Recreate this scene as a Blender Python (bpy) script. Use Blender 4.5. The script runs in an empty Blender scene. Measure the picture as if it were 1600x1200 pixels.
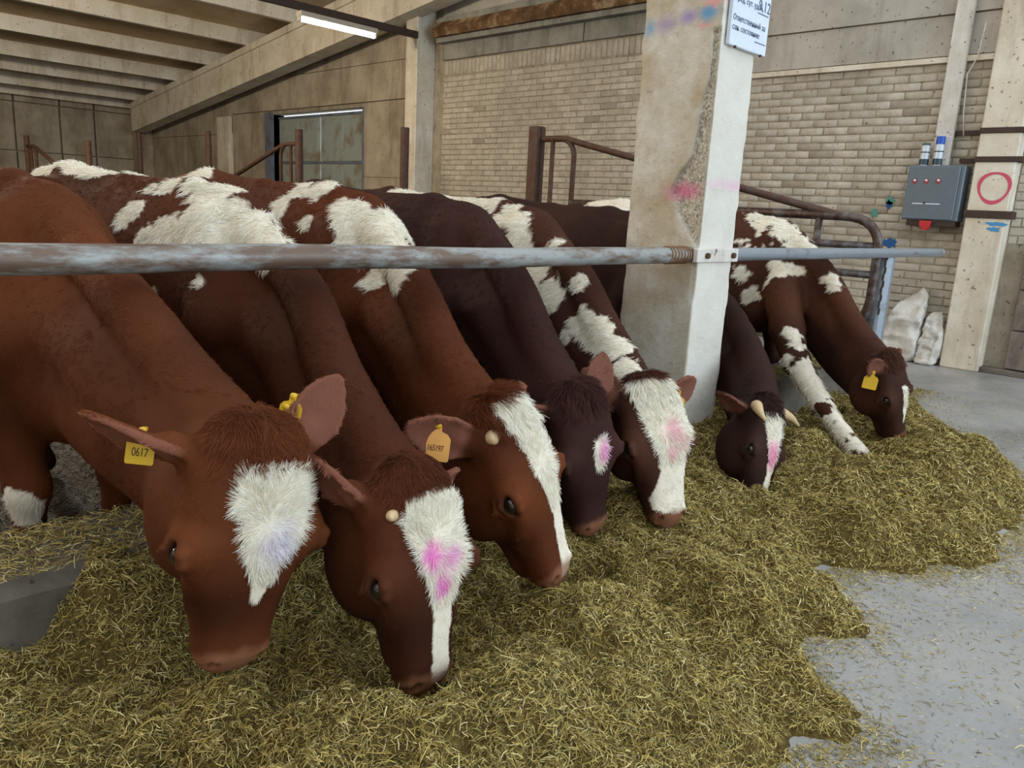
import bpy, bmesh, math, random
import numpy as np
from mathutils import Matrix, Vector

# ------------------------------------------------------------------ camera, world, light, exposure
scene = bpy.context.scene
col = scene.collection
rng = np.random.default_rng(7)
random.seed(7)
EYE = np.array([0.0, 0.0, 1.3])
RC = np.array([[0.69888026, -0.12230405, 0.70470426],
               [-0.71330065, -0.19166533, 0.67414137],
               [0.05261716, -0.97381011, -0.22119067]])      # columns: image right, image down, view axis
cam_data = bpy.data.cameras.new('camera')
cam_data.sensor_width = 36.0
cam_data.lens = 1210.0 / 1600.0 * 36.0
cam_data.clip_start = 0.05
cam_data.clip_end = 200
cam = bpy.data.objects.new('camera', cam_data)
col.objects.link(cam)
mw = Matrix.Identity(4)
for r in range(3):
    mw[r][0] = RC[r, 0]; mw[r][1] = -RC[r, 1]; mw[r][2] = -RC[r, 2]; mw[r][3] = EYE[r]
cam.matrix_world = mw
scene.camera = cam

world = bpy.data.worlds.new('overcast')
scene.world = world
world.use_nodes = True
wn = world.node_tree.nodes
wn['Background'].inputs[0].default_value = (0.86, 0.93, 1.0, 1)
wn['Background'].inputs[1].default_value = 1.0

def area_light(name, loc, target, sx, sy, power, colr):
    d = bpy.data.lights.new(name, 'AREA')
    d.shape = 'RECTANGLE'; d.size = sx; d.size_y = sy; d.energy = power; d.color = colr
    o = bpy.data.objects.new(name, d); col.objects.link(o)
    o.location = loc
    o.rotation_euler = (Vector(target) - Vector(loc)).to_track_quat('-Z', 'Y').to_euler()
    return o

# daylight from the open aisle side, behind the camera
area_light('barn_door_daylight_offscreen', (6.0, -7.0, 3.0), (3.5, 2.0, 0.6), 5.0, 4.0, 300, (0.66, 0.83, 1.0))
# further tube lamps on the same steel bar as the one in view, left of the frame
def point_light(name, loc, power, colr, r=.25):
    d = bpy.data.lights.new(name, 'POINT'); d.energy = power; d.color = colr; d.shadow_soft_size = r
    o = bpy.data.objects.new(name, d); col.objects.link(o); o.location = loc
for _nm, _x in (('first', 1.4), ('second', -1.6), ('third', -4.6)):
    point_light('pen_tube_lamp_%s_offscreen' % _nm, (_x, 10.30, 3.66), 300, (1.0, .87, .70))

scene.view_settings.view_transform = 'Standard'
scene.view_settings.look = 'None'
scene.view_settings.gamma = 1.0
scene.view_settings.use_curve_mapping = False
scene.view_settings.exposure = 0.5

# ------------------------------------------------------------------ measuring helpers (1600 x 1200 frame)
def ray(px, py): return RC @ np.array([(px - 800) / 1210.0, (py - 600) / 1210.0, 1.0])
def at_x(px, py, X): d = ray(px, py); return EYE + d * ((X - EYE[0]) / d[0])
def at_y(px, py, Y): d = ray(px, py); return EYE + d * ((Y - EYE[1]) / d[1])

def vnoise(p, scale, seed=0):
    q = np.asarray(p, np.float64) / scale + seed * 17.31
    i = np.floor(q).astype(np.int64); f = q - i; f = f * f * (3 - 2 * f)
    def h(a, b, c):
        n = (a * 374761393 + b * 668265263 + c * 2147483647 + seed * 1274126177) & 0x7fffffff
        n = ((n ^ (n >> 13)) * 1274126177) & 0x7fffffff
        n = n ^ (n >> 16)
        return (n & 0xffff) / 65535.0
    x, y, z = i[..., 0], i[..., 1], i[..., 2]; fx, fy, fz = f[..., 0], f[..., 1], f[..., 2]
    c00 = h(x, y, z) * (1 - fx) + h(x + 1, y, z) * fx
    c10 = h(x, y + 1, z) * (1 - fx) + h(x + 1, y + 1, z) * fx
    c01 = h(x, y, z + 1) * (1 - fx) + h(x + 1, y, z + 1) * fx
    c11 = h(x, y + 1, z + 1) * (1 - fx) + h(x + 1, y + 1, z + 1) * fx
    return ((c00 * (1 - fy) + c10 * fy) * (1 - fz) + (c01 * (1 - fy) + c11 * fy) * fz) * 2 - 1
def fbm(p, scale, seed=0, oct=3):
    s = 0; a = 1.0; t = 0
    for k in range(oct):
        s = s + a * vnoise(p, scale / 2 ** k, seed + k * 5); t += a; a *= .5
    return s / t

# ------------------------------------------------------------------ materials
def srgb(r, g, b):
    f = lambda c: (c / 255 / 12.92) if c / 255 <= .04045 else ((c / 255 + .055) / 1.055) ** 2.4
    return (f(r), f(g), f(b), 1.0)

class NT:
    def __init__(self, name):
        self.m = bpy.data.materials.new(name); self.m.use_nodes = True
        self.t = self.m.node_tree; self.n = self.t.nodes
        self.b = self.n['Principled BSDF']
        self.co = self.n.new('ShaderNodeTexCoord')
    def link(self, a, b): self.t.links.new(a, b)
    def mapping(self, scale=(1, 1, 1), src='Object', geo=True):
        m = self.n.new('ShaderNodeMapping'); m.inputs['Scale'].default_value = scale
        if geo:
            g = self.n.new('ShaderNodeNewGeometry'); self.link(g.outputs['Position'], m.inputs[0])
        else: self.link(self.co.outputs[src], m.inputs[0])
        return m.outputs[0]
    def noise(self, scale, detail=6, rough=.6, vec=None, dist=0):
        n = self.n.new('ShaderNodeTexNoise')
        n.inputs['Scale'].default_value = scale; n.inputs['Detail'].default_value = detail
        n.inputs['Roughness'].default_value = rough; n.inputs['Distortion'].default_value = dist
        if vec is not None: self.link(vec, n.inputs['Vector'])
        return n.outputs['Fac']
    def ramp(self, fac, stops):
        r = self.n.new('ShaderNodeValToRGB'); e = r.color_ramp.elements
        while len(e) < len(stops): e.new(.5)
        for k, (p, c) in enumerate(stops):
            e[k].position = p; e[k].color = c if len(c) == 4 else (*c, 1)
        self.link(fac, r.inputs[0]); return r.outputs[0]
    def mix(self, fac, a, b, mode='MIX'):
        m = self.n.new('ShaderNodeMix'); m.data_type = 'RGBA'; m.blend_type = mode
        for s, v in ((0, fac), (6, a), (7, b)):
            if isinstance(v, (int, float)): m.inputs[s].default_value = v
            elif isinstance(v, tuple): m.inputs[s].default_value = v if len(v) == 4 else (*v, 1)
            else: self.link(v, m.inputs[s])
        return m.outputs[2]
    def attr(self, name, out='Color'):
        a = self.n.new('ShaderNodeAttribute'); a.attribute_name = name; return a.outputs[out]
    def bump(self, h, strength=.3, dist=.01):
        b = self.n.new('ShaderNodeBump'); b.inputs['Strength'].default_value = strength
        b.inputs['Distance'].default_value = dist; self.link(h, b.inputs['Height'])
        self.link(b.outputs[0], self.b.inputs['Normal'])
    def base(self, c):
        if isinstance(c, tuple): self.b.inputs['Base Color'].default_value = c
        else: self.link(c, self.b.inputs['Base Color'])
    def set(self, rough=.8, metal=0.0, spec=.5):
        self.b.inputs['Roughness'].default_value = rough; self.b.inputs['Metallic'].default_value = metal
        self.b.inputs['Specular IOR Level'].default_value = spec; return self.m

BLACK = (0, 0, 0, 1); WHITE = (1, 1, 1, 1)
def grimy(name, c1, c2, c3, scale=3.0, stain=(0.1, .07, .045, 1), stain_amt=.5, rough=.9, streak=True, bump=.35, speck=True):
    """whitewash / concrete with blotches, vertical runs and specks of dirt"""
    t = NT(name)
    p = t.mapping()
    n1 = t.noise(scale, 8, .65, p)
    c = t.ramp(n1, [(.28, c2), (.5, c1), (.72, c3)])
    pv = t.mapping((1, 1, .16)) if streak else p
    n2 = t.noise(scale * 1.7, 6, .7, pv, .6)
    s = t.ramp(n2, [(.50, BLACK), (.74, WHITE)])
    c = t.mix(t.mix(stain_amt, BLACK, s), c, stain)
    if speck:
        n3 = t.noise(26, 3, .5, p)
        s3 = t.ramp(n3, [(.66, BLACK), (.72, WHITE)])
        c = t.mix(t.mix(.75, BLACK, s3), c, (.045, .035, .028, 1))
    t.base(c)
    t.bump(t.noise(scale * 9, 8, .7, p), bump, .012)
    return t.set(rough, 0, .25)

M = {}
M['whitewash'] = grimy('whitewash', srgb(216, 206, 186), srgb(196, 184, 160), srgb(232, 226, 212), 2.2, srgb(130, 104, 74), .55)
M['beam_paint'] = grimy('beam_paint', srgb(222, 213, 194), srgb(202, 190, 166), srgb(232, 226, 212), 1.6, srgb(124, 92, 58), .55)
M['ceiling'] = grimy('ceiling', srgb(198, 174, 138), srgb(180, 152, 112), srgb(212, 192, 160), 1.2, srgb(150, 120, 84), .4, speck=False)
M['concrete_panel'] = grimy('concrete_panel', srgb(170, 158, 138), srgb(138, 126, 108), srgb(190, 180, 160), 1.4, srgb(92, 76, 58), .65)
M['grey_panel'] = grimy('grey_panel', srgb(176, 170, 158), srgb(150, 143, 132), srgb(192, 187, 176), 1.2, srgb(96, 84, 70), .55)
M['lintel'] = grimy('lintel', srgb(140, 138, 128), srgb(112, 110, 102), srgb(160, 156, 144), 2.0, srgb(74, 64, 52), .6)
M['rotten'] = grimy('rotten', srgb(112, 84, 56), srgb(74, 54, 36), srgb(190, 168, 134), 4.0, srgb(40, 27, 18), .7, bump=.7)
M['mortar'] = grimy('mortar', srgb(158, 147, 128), srgb(136, 126, 110), srgb(172, 162, 144), 5.0, srgb(60, 52, 44), .6)
M['curb'] = grimy('curb', srgb(104, 97, 86), srgb(74, 69, 62), srgb(122, 115, 104), 4.0, srgb(60, 52, 42), .5, streak=False)
M['dark_board'] = grimy('dark_board', srgb(120, 108, 98), srgb(92, 80, 72), srgb(146, 136, 124), 3.0, srgb(50, 42, 38), .7)

def brick_mat(name, base, dark, lite):
    t = NT(name); p = t.mapping()
    oi = t.n.new('ShaderNodeObjectInfo'); g = t.n.new('ShaderNodeNewGeometry')
    ad = t.n.new('ShaderNodeMath'); ad.operation = 'ADD'
    t.link(oi.outputs['Random'], ad.inputs[0]); t.link(g.outputs['Random Per Island'], ad.inputs[1])
    fr = t.n.new('ShaderNodeMath'); fr.operation = 'FRACT'; t.link(ad.outputs[0], fr.inputs[0])
    c = t.ramp(fr.outputs[0], [(0, dark), (.06, base), (.7, lite), (1, base)])
    n = t.noise(7, 8, .7, p); s = t.ramp(n, [(.42, BLACK), (.72, WHITE)])
    c = t.mix(t.mix(.6, BLACK, s), c, srgb(128, 116, 98))
    n2 = t.noise(1.1, 4, .6, p); s2 = t.ramp(n2, [(.45, BLACK), (.65, WHITE)])
    c = t.mix(t.mix(.45, BLACK, s2), c, srgb(150, 142, 128))
    n3 = t.noise(22, 3, .5, p); s3 = t.ramp(n3, [(.67, BLACK), (.72, WHITE)])
    c = t.mix(t.mix(.7, BLACK, s3), c, (.05, .04, .032, 1))
    t.base(c); t.bump(t.noise(40, 8, .7, p), .4, .01)
    return t.set(.92, 0, .2)
M['brick'] = brick_mat('painted_brick', srgb(190, 181, 164), srgb(158, 148, 132), srgb(202, 194, 178))

def rusty(name, paint, rust, amt=.5, rough=.5, metal=.5, scale=9, sx=1.0):
    t = NT(name); p = t.mapping((sx, 1, 1))
    n = t.noise(scale, 8, .68, p); s = t.ramp(n, [(amt - .07, WHITE), (amt + .07, BLACK)])
    n2 = t.noise(scale * 4, 5, .6, p)
    c1 = t.mix(n2, paint, tuple(x * .75 for x in paint[:3]))
    c2 = t.mix(n2, rust, tuple(x * .5 for x in rust[:3]))
    t.base(t.mix(s, c1, c2)); t.bump(n, .25, .004)
    return t.set(rough, metal, .5)
M['rail'] = rusty('rail_pipe', srgb(160, 162, 158), srgb(116, 94, 78), .50, .45, .12, 15, .3)
M['galv'] = rusty('galvanised', srgb(160, 168, 176), srgb(128, 122, 118), .38, .36, .4, 14, .4)
M['rust'] = rusty('rust_pipe', srgb(88, 68, 56), srgb(92, 54, 34), .5, .7, .1, 16)
M['gate_metal'] = rusty('gate_metal', srgb(112, 106, 104), srgb(84, 62, 52), .52, .5, .3, 12)
M['dark_steel'] = rusty('dark_steel', srgb(62, 50, 44), srgb(82, 58, 44), .5, .7, .1, 20)
M['door_metal'] = rusty('door_metal', srgb(160, 170, 164), srgb(140, 124, 98), .43, .6, .05, 2.2)
M['door_frame'] = rusty('door_frame', srgb(116, 124, 140), srgb(88, 84, 84), .42, .6, .1, 4)
M['box_metal'] = rusty('box_metal', srgb(104, 116, 126), srgb(92, 104, 114), .3, .45, .1, 5)

def plain(name, c, rough=.6, metal=0, spec=.5, emit=None, es=0):
    t = NT(name); p = t.mapping()
    n = t.noise(30, 4, .6, p)
    t.base(t.mix(n, c, tuple(x * .82 for x in c[:3])))
    m = t.set(rough, metal, spec)
    if emit: t.b.inputs['Emission Color'].default_value = emit; t.b.inputs['Emission Strength'].default_value = es
    return m
M['white_duct'] = grimy('white_duct', srgb(214, 208, 198), srgb(196, 188, 176), srgb(226, 222, 214), 4, srgb(140, 116, 92), .35)
M['red'] = plain('red_plastic', srgb(196, 40, 44), .45)
M['chrome'] = plain('chrome', srgb(220, 220, 222), .2, .9)
M['blue_cap'] = plain('blue_cap', srgb(20, 84, 190), .4)
M['can_white'] = plain('can_white', srgb(206, 214, 222), .35, .1)
M['can_dark'] = plain('can_dark', srgb(40, 66, 74), .4)
M['can_green'] = plain('can_green', srgb(52, 92, 84), .4)
M['pink_paint'] = plain('pink_paint', srgb(212, 84, 112), .8)
M['blue_paint'] = plain('blue_paint', srgb(74, 150, 200), .8)
M['navy_paint'] = plain('navy_paint', srgb(36, 92, 150), .8)
M['teal_paint'] = plain('teal_paint', srgb(96, 156, 140), .85)
M['sheet'] = plain('laminated_sheet', srgb(222, 232, 244), .25)
M['ink'] = plain('ink', srgb(92, 104, 132), .7)
M['tag_yellow'] = plain('tag_yellow', srgb(222, 178, 34), .4)
M['tag_orange'] = plain('tag_orange', srgb(240, 176, 96), .4)
M['tag_ink'] = plain('tag_ink', srgb(96, 30, 34), .6)
M['tag_ink_dark'] = plain('tag_ink_dark', srgb(70, 56, 10), .6)
M['tube'] = plain('fluorescent_tube', srgb(255, 250, 235), .4, emit=(1, .95, .84, 1), es=14)
M['lamp_body'] = plain('lamp_body', srgb(196, 188, 170), .6)
M['sack'] = grimy('sack_cloth', srgb(206, 202, 192), srgb(178, 172, 160), srgb(222, 219, 210), 6, srgb(150, 138, 118), .4, streak=False, speck=False)
M['horn'] = plain('horn', srgb(206, 176, 132), .45)
M['horn_tip'] = plain('horn_tip', srgb(104, 78, 56), .4)
M['wire'] = plain('wire', srgb(150, 116, 84), .6, .3)
_t = NT('eyeball'); _t.base((.012, .008, .006, 1)); M['eye'] = _t.set(.08, 0, .8)

# concrete floor of the aisle: worn, damp, glossy in places
_t = NT('aisle_concrete'); _p = _t.mapping()
_n = _t.noise(1.3, 8, .65, _p); _c = _t.ramp(_n, [(.3, srgb(128, 126, 122)), (.5, srgb(154, 152, 148)), (.7, srgb(172, 168, 160))])
_n2 = _t.noise(34, 4, .6, _p); _s = _t.ramp(_n2, [(.60, BLACK), (.68, WHITE)])
_c = _t.mix(_t.mix(.55, BLACK, _s), _c, srgb(118, 102, 74))
_n3 = _t.noise(60, 3, .6, _p); _s3 = _t.ramp(_n3, [(.62, BLACK), (.70, WHITE)])
_c = _t.mix(_t.mix(.5, BLACK, _s3), _c, srgb(196, 194, 188))
_t.base(_c); _r = _t.ramp(_t.noise(2.2, 6, .6, _p), [(.4, (.22, .22, .22, 1)), (.62, (.55, .55, .55, 1))])
_t.link(_r, _t.b.inputs['Roughness']); _t.bump(_t.noise(45, 6, .7, _p), .35, .006)
M['aisle'] = _t.m
# wet muck in the pen
_t = NT('pen_muck'); _p = _t.mapping(); _n = _t.noise(9, 8, .7, _p)
_t.base(_t.ramp(_n, [(.3, srgb(12, 11, 10)), (.6, srgb(27, 24, 21)), (.8, srgb(46, 41, 36))]))
_t.bump(_t.noise(14, 5, .6, _p), .9, .05); M['muck'] = _t.set(.3, 0, .2)
# hay
_t = NT('hay_heap'); _p = _t.mapping(); _n = _t.noise(60, 8, .75, _p)
_t.base(_t.ramp(_n, [(.3, srgb(52, 42, 20)), (.5, srgb(104, 88, 46)), (.7, srgb(150, 132, 78))]))
_t.bump(_t.noise(120, 6, .7, _p), .8, .02); M['hay_heap'] = _t.set(.95, 0, .1)
_t = NT('hay_stalk'); _t.base(_t.attr('tint')); M['hay_stalk'] = _t.set(.75, 0, .25)
# coat
_t = NT('cow_skin'); _p = _t.mapping()
_t.base(_t.mix(_t.mix(.15, BLACK, _t.noise(70, 6, .7, _p)), _t.attr('coat'), (.01, .005, .003, 1)))
_t.bump(_t.noise(150, 5, .7, _p), .25, .004); M['skin'] = _t.set(.75, 0, .10)
_t = NT('cow_fur'); _t.base(_t.attr('fur_col')); M['fur'] = _t.set(.6, 0, .12)
# pillar: plaster with attribute-driven broken zones and spray paint
_t = NT('pillar_plaster'); _p = _t.mapping(); _n = _t.noise(3.2, 8, .65, _p)
_c = _t.ramp(_n, [(.28, srgb(164, 146, 112)), (.42, srgb(204, 196, 176)), (.58, srgb(220, 215, 202)), (.74, srgb(190, 176, 146))])
_nb = _t.noise(2.0, 7, .68, _p); _sb = _t.ramp(_nb, [(.48, BLACK), (.66, WHITE)])
_c = _t.mix(_t.mix(.65, BLACK, _sb), _c, srgb(174, 146, 104))
_nc = _t.noise(11, 8, .75, _p); _sc = _t.ramp(_nc, [(.60, BLACK), (.70, WHITE)])
_c = _t.mix(_t.mix(.45, BLACK, _sc), _c, srgb(120, 100, 74))
_ag = _t.ramp(_t.noise(75, 4, .7, _p), [(.33, srgb(118, 104, 86)), (.5, srgb(188, 178, 158)), (.65, srgb(222, 216, 204))])
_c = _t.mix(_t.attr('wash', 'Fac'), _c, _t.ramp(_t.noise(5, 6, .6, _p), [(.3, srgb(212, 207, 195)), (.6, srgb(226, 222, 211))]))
_c = _t.mix(_t.attr('chip', 'Fac'), _c, _ag)
_sp = _t.n.new('ShaderNodeAttribute'); _sp.attribute_name = 'spray'
_c = _t.mix(_sp.outputs['Alpha'], _c, _sp.outputs['Color'])
_t.base(_c); _t.bump(_t.noise(22, 9, .75, _p), .6, .016); M['pillar'] = _t.set(.9, 0, .2)

# ------------------------------------------------------------------ object helpers
def props(o, label=None, cat=None, group=None, kind=None):
    if label: o['label'] = label
    if cat: o['category'] = cat
    if group: o['group'] = group
    if kind: o['kind'] = kind
    return o
def thing(name, loc, label, cat, group=None, kind=None):
    o = bpy.data.objects.new(name, None); col.objects.link(o); o.location = loc
    o.empty_display_size = .1
    return props(o, label, cat, group, kind)
def mesh_from(name, v, f):
    me = bpy.data.meshes.new(name)
    if isinstance(v, np.ndarray) and isinstance(f, np.ndarray):
        k = f.shape[1]
        me.vertices.add(len(v)); me.vertices.foreach_set('co', v.astype(np.float32).ravel())
        me.loops.add(f.size); me.loops.foreach_set('vertex_index', f.astype(np.int32).ravel())
        me.polygons.add(len(f)); me.polygons.foreach_set('loop_start', np.arange(0, f.size, k, dtype=np.int32))
        me.update(calc_edges=True)
    else:
        me.from_pydata([tuple(map(float, q)) for q in v], [], [tuple(map(int, q)) for q in f]); me.update()
    return me
def world_loc(o):
    p = Vector((0, 0, 0))
    while o is not None: p += o.location; o = o.parent
    return p
def mk(name, v, f, mat, parent=None, smooth=False, org=None, label=None, cat=None, group=None, kind=None):
    """one mesh object; v in world space, stored relative to its own origin"""
    if isinstance(v, np.ndarray): base = v
    else: base = np.array([tuple(q) for q in v], float)
    if org is None:
        org = np.array([base[:, 0].mean(), base[:, 1].mean(), base[:, 2].min()])
    org = np.array(org, float)
    me = mesh_from(name, base - org, f)
    me.materials.append(M[mat] if isinstance(mat, str) else mat)
    if smooth: me.polygons.foreach_set('use_smooth', [True] * len(me.polygons))
    o = bpy.data.objects.new(name, me); col.objects.link(o)
    if parent is not None:
        o.parent = parent; o.location = Vector(org) - world_loc(parent)
    else: o.location = org
    return props(o, label, cat, group, kind)

class MB:
    def __init__(s): s.v = []; s.f = []
    def add(s, v, f):
        n = len(s.v); s.v += [np.array(q, float) for q in v]; s.f += [tuple(i + n for i in q) for q in f]; return s
    def box(s, lo, hi, ch=0.0):
        lo = np.array(lo, float); hi = np.array(hi, float)
        if ch <= 0:
            v = [(hi[0] if i & 1 else lo[0], hi[1] if i & 2 else lo[1], hi[2] if i & 4 else lo[2]) for i in range(8)]
            return s.add(v, [(0, 2, 3, 1), (4, 5, 7, 6), (0, 1, 5, 4), (2, 6, 7, 3), (0, 4, 6, 2), (1, 3, 7, 5)])
        bm = bmesh.new(); r = bmesh.ops.create_cube(bm, size=1)
        for q in bm.verts: q.co = Vector(((lo + hi) / 2 + np.array(q.co) * (hi - lo)).tolist())
        bmesh.ops.bevel(bm, geom=list(bm.edges), offset=ch, segments=2 if ch > .012 else 1, affect='EDGES', profile=.6)
        bm.verts.index_update()
        s.add([q.co[:] for q in bm.verts], [[q.index for q in fc.verts] for fc in bm.faces]); bm.free(); return s
    def prism(s, poly, axis, a, b):
        """poly: 2-D points, extruded along axis from a to b"""
        n = len(poly); v = []
        for t in (a, b):
            for (p, q) in poly:
                v.append({0: (t, p, q), 1: (p, t, q), 2: (p, q, t)}[axis])
        f = [tuple(range(n))[::-1], tuple(range(n, 2 * n))] + [(i, (i + 1) % n, n + (i + 1) % n, n + i) for i in range(n)]
        return s.add(v, f)
    def tube(s, pts, r, seg=12, caps=True):
        pts = [np.array(p, float) for p in pts]; n = len(pts)
        rs = r if hasattr(r, '__len__') else [r] * n
        tan = []
        for i in range(n):
            t = pts[min(i + 1, n - 1)] - pts[max(i - 1, 0)]; tan.append(t / (np.linalg.norm(t) + 1e-9))
        up = np.array([0, 0, 1.0]) if abs(tan[0][2]) < .9 else np.array([1.0, 0, 0])
        v = []
        for i in range(n):
            a = up - tan[i] * np.dot(up, tan[i]); a /= np.linalg.norm(a); b = np.cross(tan[i], a); up = a
            for k in range(seg):
                w = 2 * math.pi * k / seg
                v.append(pts[i] + rs[i] * (math.cos(w) * a + math.sin(w) * b))
        f = [(i * seg + k, i * seg + (k + 1) % seg, (i + 1) * seg + (k + 1) % seg, (i + 1) * seg + k) for i in range(n - 1) for k in range(seg)]
        if caps: f += [tuple(range(seg))[::-1], tuple((n - 1) * seg + k for k in range(seg))]
        return s.add(v, f)
    def build(s, name, mat, parent=None, **kw): return mk(name, s.v, s.f, mat, parent, **kw)

def arc(p0, p1, p2, n=8):
    p0, p1, p2 = (np.array(q, float) for q in (p0, p1, p2))
    return [(1 - t) ** 2 * p0 + 2 * t * (1 - t) * p1 + t * t * p2 for t in np.linspace(0, 1, n)]

# ------------------------------------------------------------------ the setting
XW = 8.55                                    # face of the end wall
def S(o): o['kind'] = 'structure'; return o

# floors -------------------------------------------------------------
S(MB().box((-8, -9, -.25), (9.0, 2.06, 0)).box((6.7, 2.06, -.25), (9.0, 5.2, 0)).build('floor', 'aisle'))
S(MB().box((-8.2, -9, -.1), (-8, 22.7, 5.6)).build('wall_unseen_end', 'whitewash'))  # unseen other end of the barn, added to block the low sky
_g = 90
_xs = np.linspace(-8, 9.0, _g); _ys = np.linspace(2.2, 23, _g)
_v = np.array([(x, y, 0) for y in _ys for x in _xs]); _v[:, 2] = -.02 + .015 * fbm(_v, .5, 3)
_f = np.array([(j * _g + i, j * _g + i + 1, (j + 1) * _g + i + 1, (j + 1) * _g + i) for j in range(_g - 1) for i in range(_g - 1)])
S(mk('floor_pen', _v, _f, 'muck', smooth=True))
# low kerb under the feed rail
_n = 60; cs = []
for i in range(_n):
    x = -4 + 10.7 * i / (_n - 1)
    q = np.array([[x, 0, 0]]); a = .012 * fbm(q, .3, 4)[0]; b = .012 * fbm(q, .22, 9)[0]
    cs.append([(x, 2.04 + b, -.02), (x, 2.05 + b, .30 + a), (x, 2.085 + b, .34 + a), (x, 2.36, .345 + a), (x, 2.38, .30), (x, 2.38, -.05)])
_v = [p for c in cs for p in c]
_f = [(i * 6 + k, i * 6 + k + 1, (i + 1) * 6 + k + 1, (i + 1) * 6 + k) for i in range(_n - 1) for k in range(5)]
S(mk('trim_kerb', _v, _f, 'curb'))

# end wall: backing with a door opening, bricks and panels on it ------
DY0, DY1, DZ = 12.2, 15.45, 2.93              # door opening
wall = S(MB().box((8.552, -9, -.1), (8.80, DY0, 4.9)).box((8.562, DY0, DZ), (8.80, DY1, 4.5))
         .box((8.562, DY1, -.1), (8.80, 22.8, 4.2)).build('wall_end', 'mortar', org=(8.6, 5, 0)))

def brick_mesh(L, H, D=.03):
    c = .006; v = []; 
    for x, e in ((0, 0), (-D + c, 0), (-D, c)):
        v += [(x, e, e), (x, L - e, e), (x, L - e, H - e), (x, e, H - e)]
    f = [(k, (k + 1) % 4, 4 + (k + 1) % 4, 4 + k) for k in range(4)] + [(4 + k, 4 + (k + 1) % 4, 8 + (k + 1) % 4, 8 + k) for k in range(4)] + [(8, 9, 10, 11)]
    return np.array(v), f
CH, CL = .0795, .262
bm_cache = {}
def brick_obj(y, z, L, H, dx, name='brick'):
    key = (round(L, 3), round(H, 3))
    if key not in bm_cache:
        v, f = brick_mesh(L, H); me = mesh_from('brick', v, np.array(f)); me.materials.append(M['brick']); bm_cache[key] = me
    o = bpy.data.objects.new(name, bm_cache[key]); col.objects.link(o); o.parent = wall
    o.location = Vector((8.575 + dx, y, z)) - world_loc(wall)
rest = MB(); nb = 0
def lay(y0, y1, z0, z1, single):
    global nb
    rows = int((z1 - z0 + .004) / CH)
    for r in range(rows):
        z = z0 + r * CH; y = y0 - (CL * .5 if r % 2 else 0) - .02 * random.random()
        while y < y1 - .03:
            L = CL - .011; ya = max(y, y0); yb = min(y + L, y1); y += CL
            if yb - ya < .05: continue
            L2 = yb - ya; full = abs(L2 - L) < 1e-6
            if not full: L2 = round(L2 * 50) / 50
            dx = random.uniform(-.004, .003)
            if single(ya, z) and nb < 255:
                brick_obj(ya, z, L2, CH - .012, dx); nb += 1
            else:
                v, f = brick_mesh(yb - ya, CH - .012); rest.add(v + np.array([8.575 + dx, ya, z]), f)
lay(2.19, 5.4, .02, 2.885, lambda y, z: y < 4.75 and .82 < z)
lay(5.4, 10.04, .02, 3.30, lambda y, z: False)
lay(.2, 1.84, 1.22, 2.885, lambda y, z: y > 1.25 and z < 2.3)
y = 5.45
while y < 10.0:                              # soldier course under the lintel
    if y > 6.05: brick_obj(y, 3.30, .078, .20, random.uniform(-.003, .003))
    y += .09
rest.build('brick_courses', 'brick', wall, kind='stuff')

# concrete over the bricks
def panel(name, poly, x0, x1, mat, parent=wall, ch=0):
    return MB().prism(poly, 0, x0, x1).build(name, mat, parent)
panel('panel', [(-8, 2.94), (5.4, 2.94), (5.4, 3.30), (-8, 3.30)], 8.53, 8.57, 'grey_panel')
panel('panel', [(-8, 3.312), (5.4, 3.312), (5.4, 4.8), (-8, 4.8)], 8.51, 8.57, 'grey_panel')
panel('ledge', [(-8, 2.875), (5.4, 2.875), (5.4, 2.925), (-8, 2.925)], 8.50, 8.57, 'whitewash')
panel('lintel', [(5.4, 3.52), (7.15, 3.52), (7.15, 3.75), (5.4, 3.75)], 8.50, 8.57, 'lintel')
panel('lintel', [(7.17, 3.52), (10.04, 3.52), (10.04, 3.75), (7.17, 3.75)], 8.50, 8.57, 'lintel')
panel('lintel_ledge', [(5.4, 3.75), (10.04, 3.75), (10.04, 3.82), (5.4, 3.82)], 8.36, 8.57, 'lintel')
panel('panel', [(5.4, 4.12), (10.04, 4.12), (10.04, 4.9), (5.4, 4.9)], 8.50, 8.57, 'grey_panel')
panel('tie_plank', [(5.4, 4.06), (10.04, 4.00), (10.04, 4.12), (5.4, 4.18)], 8.40, 8.57, 'lintel')
# rotten beam above the lintel
_n = 46; v = []; 
for i in range(_n):
    yy = 5.4 + (10.04 - 5.4) * i / (_n - 1); q = np.array([[0, yy, 0.0]])
    a = .035 * fbm(q, .3, 2)[0]; b = .03 * fbm(q, .12, 8)[0]
    v += [(8.30 + b, yy, 3.825), (8.26 + b, yy, 3.92 + a), (8.34 + a, yy, 4.03 + a), (8.55, yy, 4.06), (8.55, yy, 3.825)]
f = [(i * 5 + k, i * 5 + (k + 1) % 5, (i + 1) * 5 + (k + 1) % 5, (i + 1) * 5 + k) for i in range(_n - 1) for k in range(5)]
mk('beam', v, f, 'rotten', wall, label='rotten stained wall beam')

def zroof(Y): return 4.36 - .1257 * (Y - 13.72)          # top of the sloping beam
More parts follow.
